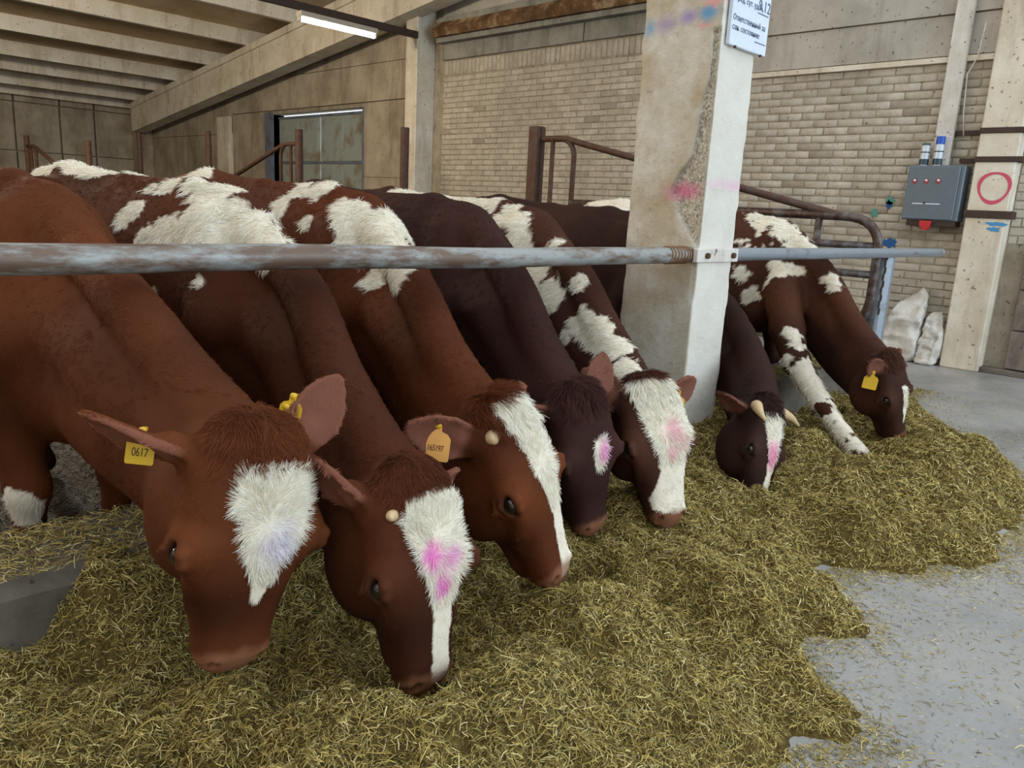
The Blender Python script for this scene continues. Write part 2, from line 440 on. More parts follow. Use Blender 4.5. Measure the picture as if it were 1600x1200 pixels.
# concrete panels around the door
g = .012
def zp(Y): return zroof(Y) - .02
panel('panel', [(10.57, 0), (DY0 - g, 0), (DY0 - g, 1.70), (10.57, 1.70)], 8.53, 8.60, 'concrete_panel')
panel('panel', [(10.57, 1.712), (DY0 - g, 1.712), (DY0 - g, 2.99), (10.57, 2.99)], 8.53, 8.60, 'concrete_panel')
panel('panel', [(10.57, 3.005), (13.4, 3.005), (13.4, 3.62), (10.57, 3.62)], 8.50, 8.60, 'concrete_panel')
panel('panel', [(13.41, 3.005), (17.2, 3.005), (17.2, 3.62), (13.41, 3.62)], 8.505, 8.60, 'concrete_panel')
panel('panel', [(10.57, 3.635), (15.0, 3.635), (15.0, 4.1), (10.57, 4.55)], 8.52, 8.60, 'concrete_panel')
panel('panel', [(17.21, 2.60), (22.3, 2.60), (22.3, 3.2), (17.21, 3.62)], 8.52, 8.60, 'concrete_panel')
panel('panel', [(DY1 + .3, 0), (17.2, 0), (17.2, 2.99), (DY1 + .3, 2.99)], 8.53, 8.60, 'concrete_panel')
panel('panel', [(17.21, 0), (17.75, 0), (17.75, 2.95), (17.21, 2.95)], 8.42, 8.60, 'whitewash')
panel('panel', [(18.0, 0), (22.3, 0), (22.3, 1.5), (18.0, 1.5)], 8.53, 8.60, 'concrete_panel')
panel('panel', [(18.0, 1.512), (22.3, 1.512), (22.3, 2.59), (18.0, 2.59)], 8.53, 8.60, 'concrete_panel')
panel('pipe_cover', [(10.57, 4.18), (20.5, 2.98), (20.5, 3.06), (10.57, 4.26)], 8.40, 8.50, 'beam_paint')

# door in the end wall, two sheet-metal leaves with frames ------------
door = S(thing('door_1', (8.66, 13.8, 0), None, None))
MB().box((8.50, DY1, 0), (8.80, DY1 + .28, 2.97)).build('door_jamb', 'door_frame', door)
MB().box((8.54, DY0 - .005, 0), (8.80, DY0 + .06, 2.93)).build('door_jamb', 'door_frame', door)
ym = 13.86
for (a, b) in ((DY0 + .07, ym - .03), (ym + .03, DY1 - .02)):
    lf = MB().box((8.68, a, .05), (8.72, b, 2.885)).build('door_leaf', 'door_metal', door)
    w = (b - a) / 2
    for (p, q) in ((a + .04, a + w - .02), (a + w + .02, b - .04)):
        for (z0, z1) in ((.1, 1.0), (1.05, 1.95), (2.0, 2.78)):
            MB().box((8.665, p, z0), (8.69, q, z1), .01).build('panel', 'door_metal', lf)
    MB().box((8.655, a, 2.84), (8.70, b, 2.885)).build('frame_bar', 'door_frame', lf)
    MB().box((8.655, a, 1.955), (8.70, b, 1.995)).build('frame_bar', 'door_frame', lf)

# side wall at the eaves ----------------------------------------------
ws = S(MB().box((-8, 22.45, -.1), (8.8, 22.7, 3.7)).build('wall_side', 'mortar', org=(2, 22.6, 0)))
xs_ = [-8.0, -5.2, -2.4, .4, 2.4, 4.4, 5.55, 6.55, 7.35, 8.5]
for a, b in zip(xs_[:-1], xs_[1:]):
    for z0, z1, dd in ((0, 2.02, .02), (2.04, 3.16, 0), (3.18, 3.7, .03)):
        MB().box((a + .02, 22.36 - dd, z0), (b - .02, 22.5, z1), .008).build('panel', 'concrete_panel', ws)

# columns ---------------------------------------------------------------
S(MB().box((8.18, 10.28, 0), (8.56, 10.57, 4.9), .012).build('trim_column_by_door', 'whitewash'))
S(MB().box((8.25, 21.7, 0), (8.56, 22.36, 3.2), .012).build('trim_column_corner', 'concrete_panel'))
pil = S(MB().box((8.36, 1.85, 0), (8.57, 2.185, 4.9), .01).build('trim_column_painted', 'whitewash', org=(8.4, 2, 0)))
for z0, hh, y1 in ((2.20, .05, 2.58), (1.945, .05, 2.36), (1.44, .07, 2.2)):
    MB().box((8.345, 1.80, z0), (8.50, 2.19, z0 + hh), .004).build('steel_strap', 'dark_steel', pil)
    if y1 > 2.2: MB().box((8.50, 2.18, z0 + .005), (8.548, y1, z0 + hh - .005)).build('steel_strap', 'dark_steel', pil)
# sprayed ring and smears on the painted column
rc = at_x(1553, 293, 8.357); v = []; n = 40
for i in range(n):
    a = 2 * math.pi * i / n
    for rr, e in ((.118, 0), (.146 + .008 * math.sin(3 * a), 0)):
        v.append((8.3575, rc[1] + rr * math.cos(a) * .95, rc[2] + rr * math.sin(a)))
f = [(2 * i, 2 * i + 1, (2 * i + 3) % (2 * n), (2 * i + 2) % (2 * n)) for i in range(n)]
mk('painted_ring', v, f, 'pink_paint', pil, label='pink sprayed ring')
def smear(px, py, wy, hz, mat, X=8.3578, parent=pil, seed=1, name='paint_smear'):
    c = at_x(px, py, X); n = 22; v = []
    rr = np.random.default_rng(seed)
    for i in range(n):
        a = 2 * math.pi * i / n; k = 1 + .35 * rr.uniform(-1, 1)
        v.append((X, c[1] + wy * k * math.cos(a), c[2] + hz * k * math.sin(a)))
    mk(name, v, [tuple(range(n))], mat, parent)
smear(1556, 350, .10, .018, 'blue_paint', seed=3); smear(1552, 358, .05, .022, 'blue_paint', seed=5); smear(1545, 336, .12, .012, 'blue_paint', seed=4)
for (px, py, a, b, m, sd) in ((1391, 314, .045, .045, 'teal_paint', 1), (1389, 319, .035, .04, 'navy_paint', 2), (1366, 332, .04, .045, 'teal_paint', 3), (1390, 379, .06, .045, 'navy_paint', 4), (1502, 113, 0.0, 0.0, 'ink', 6)):
    if a: smear(px, py, a, b, m, 8.5385, wall, sd)
# boards to the right of the painted column, sitting on a base strip
for k, (z0, z1) in enumerate(((.06, .42), (.43, .80), (.81, 1.18))):
    MB().box((8.48, .2, z0), (8.58, 1.66, z1), .008).build('board', 'dark_board', wall)
S(MB().box((8.42, -9, 0), (8.60, 6.2, .05), .006).build('baseboard_end', 'curb'))

# roof: sloping main beam, ribs and slabs --------------------------------
beam = S(thing('ceiling_beam', (8.0, 15, 3.6), None, None))
def zb(Y): return zroof(Y) - (.70 if Y > 12 else .64)
MB().prism([(21.6, zroof(21.6) - .66), (21.6, zroof(21.6)), (4.9, zroof(4.9)), (4.9, zroof(4.9) - .62)], 0, 7.98, 8.22).build('beam_web', 'beam_paint', beam)
MB().prism([(21.4, zroof(21.4) - .70), (21.4, zroof(21.4) - .46), (4.9, zroof(4.9) - .40), (4.9, zroof(4.9) - .64)], 0, 7.93, 8.26).build('beam_flange', 'beam_paint', beam)
MB().prism([(21.5, zroof(21.5) - .12), (21.5, zroof(21.5) + .005), (4.9, zroof(4.9) + .005), (4.9, zroof(4.9) - .12)], 0, 7.94, 8.25).build('beam_flange', 'beam_paint', beam)
roof = S(MB().prism([(22.8, zroof(22.8) + .26), (22.8, zroof(22.8) + .42), (5.0, zroof(5.0) + .42), (5.0, zroof(5.0) + .26)], 0, -8, 8.8).build('ceiling', 'ceiling', org=(0, 15, 4)))
for Yr in (22.1, 21.15, 19.9, 18.75, 17.1, 15.35, 13.6, 11.9, 10.2, 8.5, 6.8, 5.2):
    z = zroof(Yr); w = .07
    MB().prism([(Yr - w * .9, z), (Yr + w * .9, z), (Yr + w * 1.3, z + .30), (Yr - w * 1.3, z + .30)], 0, -8, 8.5).build('ceiling_rib', 'beam_paint', roof)

# ------------------------------------------------------------------ the pillar on the rail line
PX0, PX1, PY0, PY1 = 3.254, 3.600, 1.952, 2.375
nz, na, nbk = 230, 40, 46
per = [(x, PY0) for x in np.linspace(PX1, PX0, na, endpoint=False)] + [(PX0, y) for y in np.linspace(PY0, PY1, nbk, endpoint=False)] \
    + [(x, PY1) for x in np.linspace(PX0, PX1, 8, endpoint=False)] + [(PX1, y) for y in np.linspace(PY1, PY0, 10, endpoint=False)]
per = np.array(per); npz = len(per); zz = np.linspace(0, 3.3, nz)
P3 = np.concatenate([np.repeat(per[None], nz, 0), np.repeat(zz[:, None, None], npz, 1)], 2).reshape(-1, 3)
cen = np.array([(PX0 + PX1) / 2, (PY0 + PY1) / 2])
out = P3[:, :2] - cen; out = out / np.abs(out / np.array([(PX1 - PX0) / 2, (PY1 - PY0) / 2])).max(1, keepdims=True)
dirv = (P3[:, :2] - cen); dirv /= np.linalg.norm(dirv, axis=1, keepdims=True)
# chipped zone: a strip of the left face beside the front corner, wider low down
dcy = P3[:, 1] - PY0; onleft = np.abs(P3[:, 0] - PX0) < 1e-4
z_ = P3[:, 2]; nn = fbm(P3, .12, 3)
def tri(z, pts): return np.interp(z, [p[0] for p in pts], [p[1] for p in pts], left=0, right=0)
wz = tri(z_, [(1.16, .0), (1.22, .05), (1.33, .14), (1.42, .17), (1.50, .15), (1.58, .09), (1.70, .07), (1.85, .055), (1.93, .03), (1.97, .035), (2.12, .035), (2.13, .0)])
chip = np.clip((wz * (1 + .35 * nn) - dcy) / .012, 0, 1) * onleft
edge = np.clip(1 - dcy / .03, 0, 1) * onleft * np.clip(nn + .15, 0, 1) * (z_ < 1.1)
right_edge = np.exp(-((P3[:, 0] - PX1) / .02) ** 2 - ((P3[:, 1] - PY0) / .02) ** 2)
back_edge = np.exp(-((P3[:, 1] - PY1) / .03) ** 2 - ((P3[:, 0] - PX0) / .03) ** 2)
disp = .003 * fbm(P3, .3, 5) + .0015 * fbm(P3, .04, 6) - chip * (.022 + .014 * fbm(P3, .03, 7)) - edge * .02 \
    - (right_edge + back_edge) * (.010 + .012 * fbm(P3, .12, 11))
P3[:, :2] += dirv * disp[:, None]
fi = np.array([(j * npz + i, j * npz + (i + 1) % npz, (j + 1) * npz + (i + 1) % npz, (j + 1) * npz + i) for j in range(nz - 1) for i in range(npz)])[:, ::-1]
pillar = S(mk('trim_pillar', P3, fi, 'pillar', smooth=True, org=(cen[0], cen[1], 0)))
me = pillar.data
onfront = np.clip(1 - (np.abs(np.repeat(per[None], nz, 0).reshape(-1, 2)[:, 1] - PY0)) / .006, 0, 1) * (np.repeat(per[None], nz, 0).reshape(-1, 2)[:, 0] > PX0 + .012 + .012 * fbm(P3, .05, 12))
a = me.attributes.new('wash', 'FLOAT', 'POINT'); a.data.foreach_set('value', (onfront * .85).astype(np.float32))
a = me.attributes.new('chip', 'FLOAT', 'POINT'); a.data.foreach_set('value', np.clip(chip + edge * .8, 0, 1).astype(np.float32))
sp = np.zeros((len(P3), 4), np.float32)
def spray(c, r, colr, amt, seed, leftface=True):
    global sp
    d = np.sqrt((((P3 - np.array(c)) / np.array(r)) ** 2).sum(1)) + .45 * fbm(P3, .07, seed)
    w = np.clip(1.15 - d, 0, 1) * amt
    k = w > sp[:, 3]; sp[k, :3] = colr[:3]; sp[k, 3] = w[k]
pk = srgb(222, 110, 150); bl = srgb(92, 160, 208); vi = srgb(150, 130, 196)
c_ = at_x(1065, 300, PX0); spray(c_, (.2, .11, .05), pk, .75, 1)
c_ = at_y(1140, 290, PY0); spray(c_, (.22, .05, .03), srgb(226, 170, 200), .55, 2)
c_ = at_x(1108, 18, PX0); spray(c_, (.2, .06, .045), bl, .85, 3)
c_ = at_x(1080, 25, PX0); spray(c_, (.2, .06, .04), vi, .8, 4)
c_ = at_x(1040, 38, PX0); spray(c_, (.2, .09, .04), vi, .6, 6)
c_ = at_x(1015, 42, PX0); spray(c_, (.2, .05, .05), bl, .6, 7)
c_ = at_x(1115, 2, PX0); spray(c_, (.2, .06, .04), srgb(236, 160, 160), .7, 8)
c_ = at_x(1100, 38, PX0); spray(c_, (.2, .05, .02), srgb(232, 150, 160), .7, 9)
a = me.attributes.new('spray', 'FLOAT_COLOR', 'POINT'); a.data.foreach_set('color', sp.ravel())

# ------------------------------------------------------------------ feed rail
RZ, RY, RR = 1.3 - .172, 2.0, .0365
railo = thing('feed_rail', (3.4, RY, 0), 'long horizontal steel pipe rail over the necks of the feeding cattle', 'rail')
def wob(x): return .004 * math.sin(x * 2.1) + .002 * math.sin(x * 5.3 + 1)
MB().tube([(x, RY + wob(x) * .5, RZ + wob(x)) for x in np.linspace(-2.5, 3.30, 60)], RR, 24).build('pipe', 'rail', railo, smooth=True)
MB().tube([(x, RY, RZ) for x in np.linspace(3.5, 7.10, 20)], .034, 24).tube([(7.10, RY, RZ), (7.14, RY, RZ), (7.145, RY, RZ)], [.034, .034, .02], 24).build('pipe', 'galv', railo, smooth=True)
MB().box((PX0 - .02, PY0 - .014, RZ - .032), (PX1 + .02, PY0 + .012, RZ + .032), .003).build('clamp_strap', 'white_duct', railo)
for x in (PX0 + .06, PX1 - .04):
    MB().tube([(x, PY0 - .012, RZ), (x, PY0 - .030, RZ)], .014, 6).build('bolt', 'rust', railo)
for k in range(7):
    x = 3.06 + k * .026 + .004 * random.random()
    MB().tube([(x + .003 * math.cos(t), RY + (RR + .003) * math.sin(t), RZ + (RR + .003) * math.cos(t)) for t in np.linspace(0, 2 * math.pi, 17)], .0035, 6, False).build('wire_turn', 'wire', railo, smooth=True)

post = thing('rail_post', (6.06, 2.07, .34), 'thick grey steel post carrying the free end of the feed rail', 'post')
MB().tube([(6.06, 2.07, .34), (6.06, 2.07, 1.10)], .075, 20).build('pipe', 'galv', post)
MB().box((5.95, 1.98, .335), (6.17, 2.16, .36), .004).build('foot_plate', 'galv', post)
for k in range(9):
    z = .70 + k * .05
    MB().tube([(5.985 + .012 * math.cos(t), 2.025 + .008 * (k % 2), z + .024 * math.sin(t)) for t in np.linspace(0, 2 * math.pi, 9)], .004, 5, False).build('chain_link', 'dark_steel', post)

# ------------------------------------------------------------------ pen posts and gates on the line x = 5.95
XG = 5.95
def pen_post(px, py, X, r, label, square=False):
    t = at_x(px, py, X); o = thing('pen_post', (t[0], t[1], 0), label, 'post', None)
    if square:
        MB().box((t[0] - r, t[1] - r, 0), (t[0] + r, t[1] + r, t[2]), .006).build('steel_section', 'rust', o)
        MB().box((t[0] - r * .25, t[1] - r - .012, 0), (t[0] + r * .25, t[1] - r, t[2]), .002).build('welded_flat', 'dark_steel', o)
    else:
        MB().tube([(t[0], t[1], 0), (t[0], t[1], t[2])], r, 16).build('pipe', 'rust', o)
        MB().tube([(t[0], t[1], t[2]), (t[0], t[1], t[2] + .006)], r * .96, 16).build('cap', 'dark_steel', o)
    return t
p1 = pen_post(840, 198, XG, .062, 'stout brown square steel post at the hinge of the long tubular gate', True)
pen_post(633, 200, XG, .052, 'rusty round pipe post in front of the concrete panel beside the column')
p3 = pen_post(467, 203, XG, .055, 'rusty pipe post standing before the grey metal door, sloping gate arm fixed to it')
pen_post(325, 205, XG, .048, 'rusty pipe post before the whitewashed panel beneath the sloping beam')
pen_post(217, 208, XG, .045, 'thin rusty post in the far corner under the beam end')
pen_post(137, 220, 4.2, .045, 'dark rusty post against the side wall, between corner post and small gate')
p7 = pen_post(41, 212, 4.2, .045, 'rusty post of the small gate by the side wall')

def gate(name, label, y0, sgn, zt0, z_mid, length, X, z_low, full=True):
    o = thing(name, (X, y0 + sgn * length / 2, 0), label, 'gate')
    r = .03
    ye = y0 + sgn * length
    yb = y0 + sgn * .40
    # top bar leaves the post, then slopes down to the far end
    MB().tube([(X, y0 + sgn * .035, zt0)] + arc((X, y0 + sgn * .30, zt0), (X, yb, zt0), (X, yb + sgn * .12, zt0 - .035), 5) + [(X, ye - sgn * .30, z_mid)], r, 10).build('sloping_bar', 'rust', o, smooth=True)
    MB().tube(arc((X, yb - sgn * .10, zt0), (X, yb + sgn * .08, zt0 - .01), (X, yb + sgn * .10, zt0 - .16), 7) + [(X, yb + sgn * .10, .5)], r * .85, 10).build('upright', 'rust', o, smooth=True)
    MB().tube([(X, y0 + sgn * .22, zt0), (X, y0 + sgn * .22, .5)], r * .8, 10).build('upright', 'rust', o, smooth=True)
    if full:
        c = [(X, yb + sgn * .10, z_mid + .01), (X, ye - sgn * .32, z_mid)] + arc((X, ye - sgn * .28, z_mid), (X, ye, z_mid), (X, ye, z_mid - .26), 9) + arc((X, ye, .80), (X, ye + sgn * .0, .66), (X, ye - sgn * .09, .60), 6)
        MB().tube(c, .034, 12).build('frame_tube', 'gate_metal', o, smooth=True)
        for zz_ in (1.165, z_low):
            MB().tube([(X, yb + sgn * .10, zz_), (X, ye, zz_)], .028, 10).build('cross_bar', 'gate_metal', o, smooth=True)
        for yy in (2.55, 3.35, 4.1):
            MB().tube([(X, yy, z_mid), (X, yy, z_low)], .027, 10).build('upright', 'gate_metal', o, smooth=True)
    return o
gate('tubular_gate', 'long tubular gate with a rounded end next to the thick grey post', p1[1], -1, 1.985, 1.372, p1[1] - 2.085, XG, .96)
gate('pen_gate', 'rusty sloping gate arm on the post before the grey metal door', p3[1], 1, 2.02, 1.45, 2.6, XG, .96, False)
gate('pen_gate', 'small dark gate hung on the rusty post by the side wall', p7[1], -1, 1.92, 1.5, 2.2, 4.2, .96, False)

# ------------------------------------------------------------------ lamp under its steel bar
BY = 10.30
b0, b1 = at_y(400, -8, BY), at_y(652, 55, BY)
bar = MB().box((-7.9, BY - .03, b1[2] - .05), (8.19, BY + .03, b1[2] + .05)).build('lamp_bar', 'dark_steel', label='dark rusty steel bar running to the column, tube lamp hung below', cat='beam')
l0, l1 = at_y(467, 20, BY - .02), at_y(588, 52, BY - .02)
zl = b1[2] - .16
lamp = thing('tube_lamp', (l0[0], BY, zl), 'lit white fluorescent tube lamp hanging under the rusty steel bar', 'lamp')
lx0, lx1 = l0[0], l1[0]
MB().box((lx0, BY - .07, zl + .03), (lx1, BY + .07, zl + .10), .01).build('housing', 'lamp_body', lamp)
MB().tube([(lx0 + .03, BY, zl), (lx1 - .03, BY, zl)], .035, 12).build('tube', 'tube', lamp, smooth=True)
for x in (lx0 + .015, lx1 - .015):
    MB().box((x - .015, BY - .04, zl - .04), (x + .015, BY + .04, zl + .04), .005).build('socket', 'lamp_body', lamp)
for x in (lx0 + .25, lx1 - .25):
    MB().box((x - .01, BY - .01, zl + .09), (x + .01, BY + .01, zl + .13)).build('hanger', 'dark_steel', lamp)

# ------------------------------------------------------------------ electric box, duct, cans
q0, q1 = at_x(1420, 258, 8.33), at_x(1490, 346, 8.33)
by1, by0, bz1, bz0 = q0[1], q1[1], q0[2], q1[2]
eb = thing('switch_box', (8.45, (by0 + by1) / 2, bz0), 'grey metal switch box with three indicator lights on the brick wall', 'switch box')
MB().box((8.35, by0 - .02, bz0), (8.56, by1, bz1), .006).build('housing', 'box_metal', eb)
bd = MB().box((8.332, by0 + .02, bz0 + .01), (8.35, by1 - .005, bz1 - .012), .004).build('box_door', 'box_metal', eb)
for px in (1429, 1447, 1466):
    c = at_x(px, 283, 8.33); 
    MB().tube([(8.334, c[1], c[2]), (8.325, c[1], c[2])], .022, 14).build('lamp_collar', 'red', bd)
    MB().tube([(8.326, c[1], c[2] + .004), (8.318, c[1], c[2] + .004), (8.312, c[1], c[2] + .004)], [.016, .014, .006], 14).build('indicator', 'chrome', bd, smooth=True)
c = at_x(1444, 317, 8.33)
MB().tube([(8.334, c[1], c[2]), (8.322, c[1], c[2])], .010, 10).build('lock', 'dark_steel', bd)
MB().box((8.3315, c[1] - .14, c[2] - .012), (8.333, c[1] + .11, c[2] - .002)).build('scratch', 'sheet', bd)
c = at_x(1446, 351, 8.36)
MB().box((8.36, by0, bz0 - .055), (8.55, by1 - .05, bz0 + .002), .004).build('cable_tray', 'dark_steel', eb)
MB().prism([(c[1] - .055, bz0 - .005), (c[1] + .055, bz0 - .005), (c[1] + .05, bz0 - .055), (c[1] + .012, bz0 - .095), (c[1] - .015, bz0 - .095), (c[1] - .045, bz0 - .06)], 0, 8.335, 8.40).build('red_handle', 'red', eb)
d0, d1 = at_x(1500, 0, 8.46), at_x(1473, 222, 8.46)
MB().box((8.445, d1[1] - .085, bz1), (8.498, d1[1] + .075, 4.6), .008).build('cable_duct', 'white_duct', label='white upright cable duct rising from the grey switch box', cat='duct')
for px, cap, body, lab, foil in ((1443, 'can_green', 'can_white', 'white spray can with dark green top on the switch box', False), (1464, 'blue_cap', 'can_white', 'spray can with a blue cap standing on the switch box', True)):
    c = at_x(px, 256, 8.40); h = .19 if not foil else .20; r = .042
    o = thing('spray_can', (8.40, c[1], bz1), lab, 'spray can')
    MB().tube([(8.40, c[1], bz1), (8.40, c[1], bz1 + h * .95), (8.40, c[1], bz1 + h)], [r, r, r * .8], 18).build('body', body, o)
    MB().tube([(8.40, c[1], bz1 + .005), (8.40, c[1], bz1 + h * .32)], r * 1.01, 18, False).build('label_band', 'can_dark', o)
    MB().tube([(8.40, c[1], bz1 + h * .62), (8.40, c[1], bz1 + h * .68)], r * 1.01, 18, False).build('label_band', 'can_dark', o)
    MB().tube([(8.40, c[1], bz1 + h), (8.40, c[1], bz1 + h + (.07 if foil else .02))], r * (.93 if foil else .85), 18).build('cap', cap, o)
MB().tube([(8.49, 2.33, 3.2), (8.48, 2.35, 2.9), (8.47, 2.41, 2.75), (8.49, 2.39, 2.4), (8.5, 2.36, 2.2)], .006, 6).build('cable', 'white_duct', label='thin pale cable hanging beside the white duct', cat='cable', smooth=True)

# ------------------------------------------------------------------ sacks by the wall
def sack(px, py, w, h, d, label, seed, X=8.40, lean=.05, ylim=(2.405, 2.80)):
    c = at_x(px, py, X); nu, nv = 44, 34; v = []
    for j in range(nv):
        t = j / (nv - 1)
        prof = np.interp(t, [0, .05, .25, .55, .78, .90, .97, 1], [.78, .97, 1.03, .98, .93, .80, .62, .45])
        for i in range(nu):
            a = 2 * math.pi * i / nu
            flat = np.interp(t, [0, .7, 1], [1, .85, .45]); slump = .10 * h * t * t * math.sin(a + seed)
            v.append((X + lean * t + d * prof * flat * math.copysign(abs(math.cos(a)) ** .55, math.cos(a)), c[1] + w * prof * math.copysign(abs(math.sin(a)) ** .55, math.sin(a)), .004 + h * t + slump))
    v = np.array(v); fo = np.abs(fbm(v * np.array([1, 1, .6]), .10, seed, 3)); f2 = fbm(v, .22, seed + 4)
    sh = v + np.array([0, .5, .35]) * v[:, 2:3]; v[:, 0] += .10 * fo - .03 + .04 * f2 + .03 * np.abs(fbm(sh, .08, seed + 9)); v[:, 1] += .07 * fbm(v, .16, seed + 3); v[:, 2] += .05 * fbm(v, .2, seed + 6) * (v[:, 2] > .12)
    v[:, 0] = np.minimum(v[:, 0], 8.54); v[:, 1] = np.clip(v[:, 1], ylim[0], ylim[1]); v[:, 2] = np.maximum(v[:, 2], .002)
    f = [(j * nu + i, j * nu + (i + 1) % nu, (j + 1) * nu + (i + 1) % nu, (j + 1) * nu + i) for j in range(nv - 1) for i in range(nu)] + [tuple((nv - 1) * nu + k for k in range(nu))]
    mk('sack', v, f, 'sack', smooth=True, label=label, cat='sack')
sack(1410, 540, .19, .66, .13, 'tall pale plastic sack leaning on the wall behind the grey post', 3)
sack(1449, 560, .105, .48, .10, 'small creased pale sack beside the painted column', 8, 8.36, ylim=(2.19, 2.41))

# ------------------------------------------------------------------ notice on the pillar
nb0 = at_y(1135, 67, 1.94); nb1 = at_y(1191, 91, 1.94)
sx0, sx1, sz0 = nb0[0], nb1[0], (nb0[2] + nb1[2]) / 2
tilt = (nb1[2] - nb0[2]) / (sx1 - sx0)
note = thing('notice_sheet', (sx0, 1.94, sz0), 'white laminated notice with ruled lines on the pillar', 'sign')
MB().box((sx0, 1.926, sz0), (sx1, 1.946, sz0 + .50), .002).build('sheet', 'sheet', note)
def text_mesh(name, cu, mat):
    t = bpy.data.objects.new(name, cu); col.objects.link(t); bpy.context.view_layer.update()
    me = bpy.data.meshes.new_from_object(t.evaluated_get(bpy.context.evaluated_depsgraph_get())); bpy.data.objects.remove(t); bpy.data.curves.remove(cu)
    me.materials.clear(); me.materials.append(M[mat]); o = bpy.data.objects.new(name, me); col.objects.link(o); return o
def text(s, x, z, size, mat, parent, y=1.9245, rot=(math.pi / 2, 0, 0), name='text_line'):
    c = bpy.data.curves.new(name, 'FONT'); c.body = s; c.size = size; c.extrude = .0004; c.resolution_u = 2
    o = text_mesh(name, c, mat); o.parent = parent
    o.location = Vector((x, y, z)) - world_loc(parent); o.rotation_euler = rot; return o
W_ = sx1 - sx0
for s, x, z, sz in (('Ответственный за', .03, .105, .036), ('сан. состояние:', .03, .065, .036), ('Сред. сут. удой', .03, .185, .036), ('9,12', .66, .185, .07),
                    ('Стадии лактации', .03, .265, .036), ('60 %', .70, .262, .05), ('Линия,', .25, .345, .036), ('23', .70, .345, .07), ('Группа', .03, .43, .036)):
    text(s, sx0 + W_ * x, sz0 + z, sz * (W_ / .36), 'ink', note)
for z in (.045, .17, .25, .335, .42):
    MB().box((sx0 + W_ * .66, 1.9245, sz0 + z), (sx0 + W_ * .96, 1.9262, sz0 + z + .004)).build('ruled_line', 'ink', note)
for x in (.15, .85):
    MB().tube([(sx0 + W_ * x, 1.93, sz0 - .004), (sx0 + W_ * x, 1.92, sz0 - .004)], .006, 8).build('nail', 'rust', note)

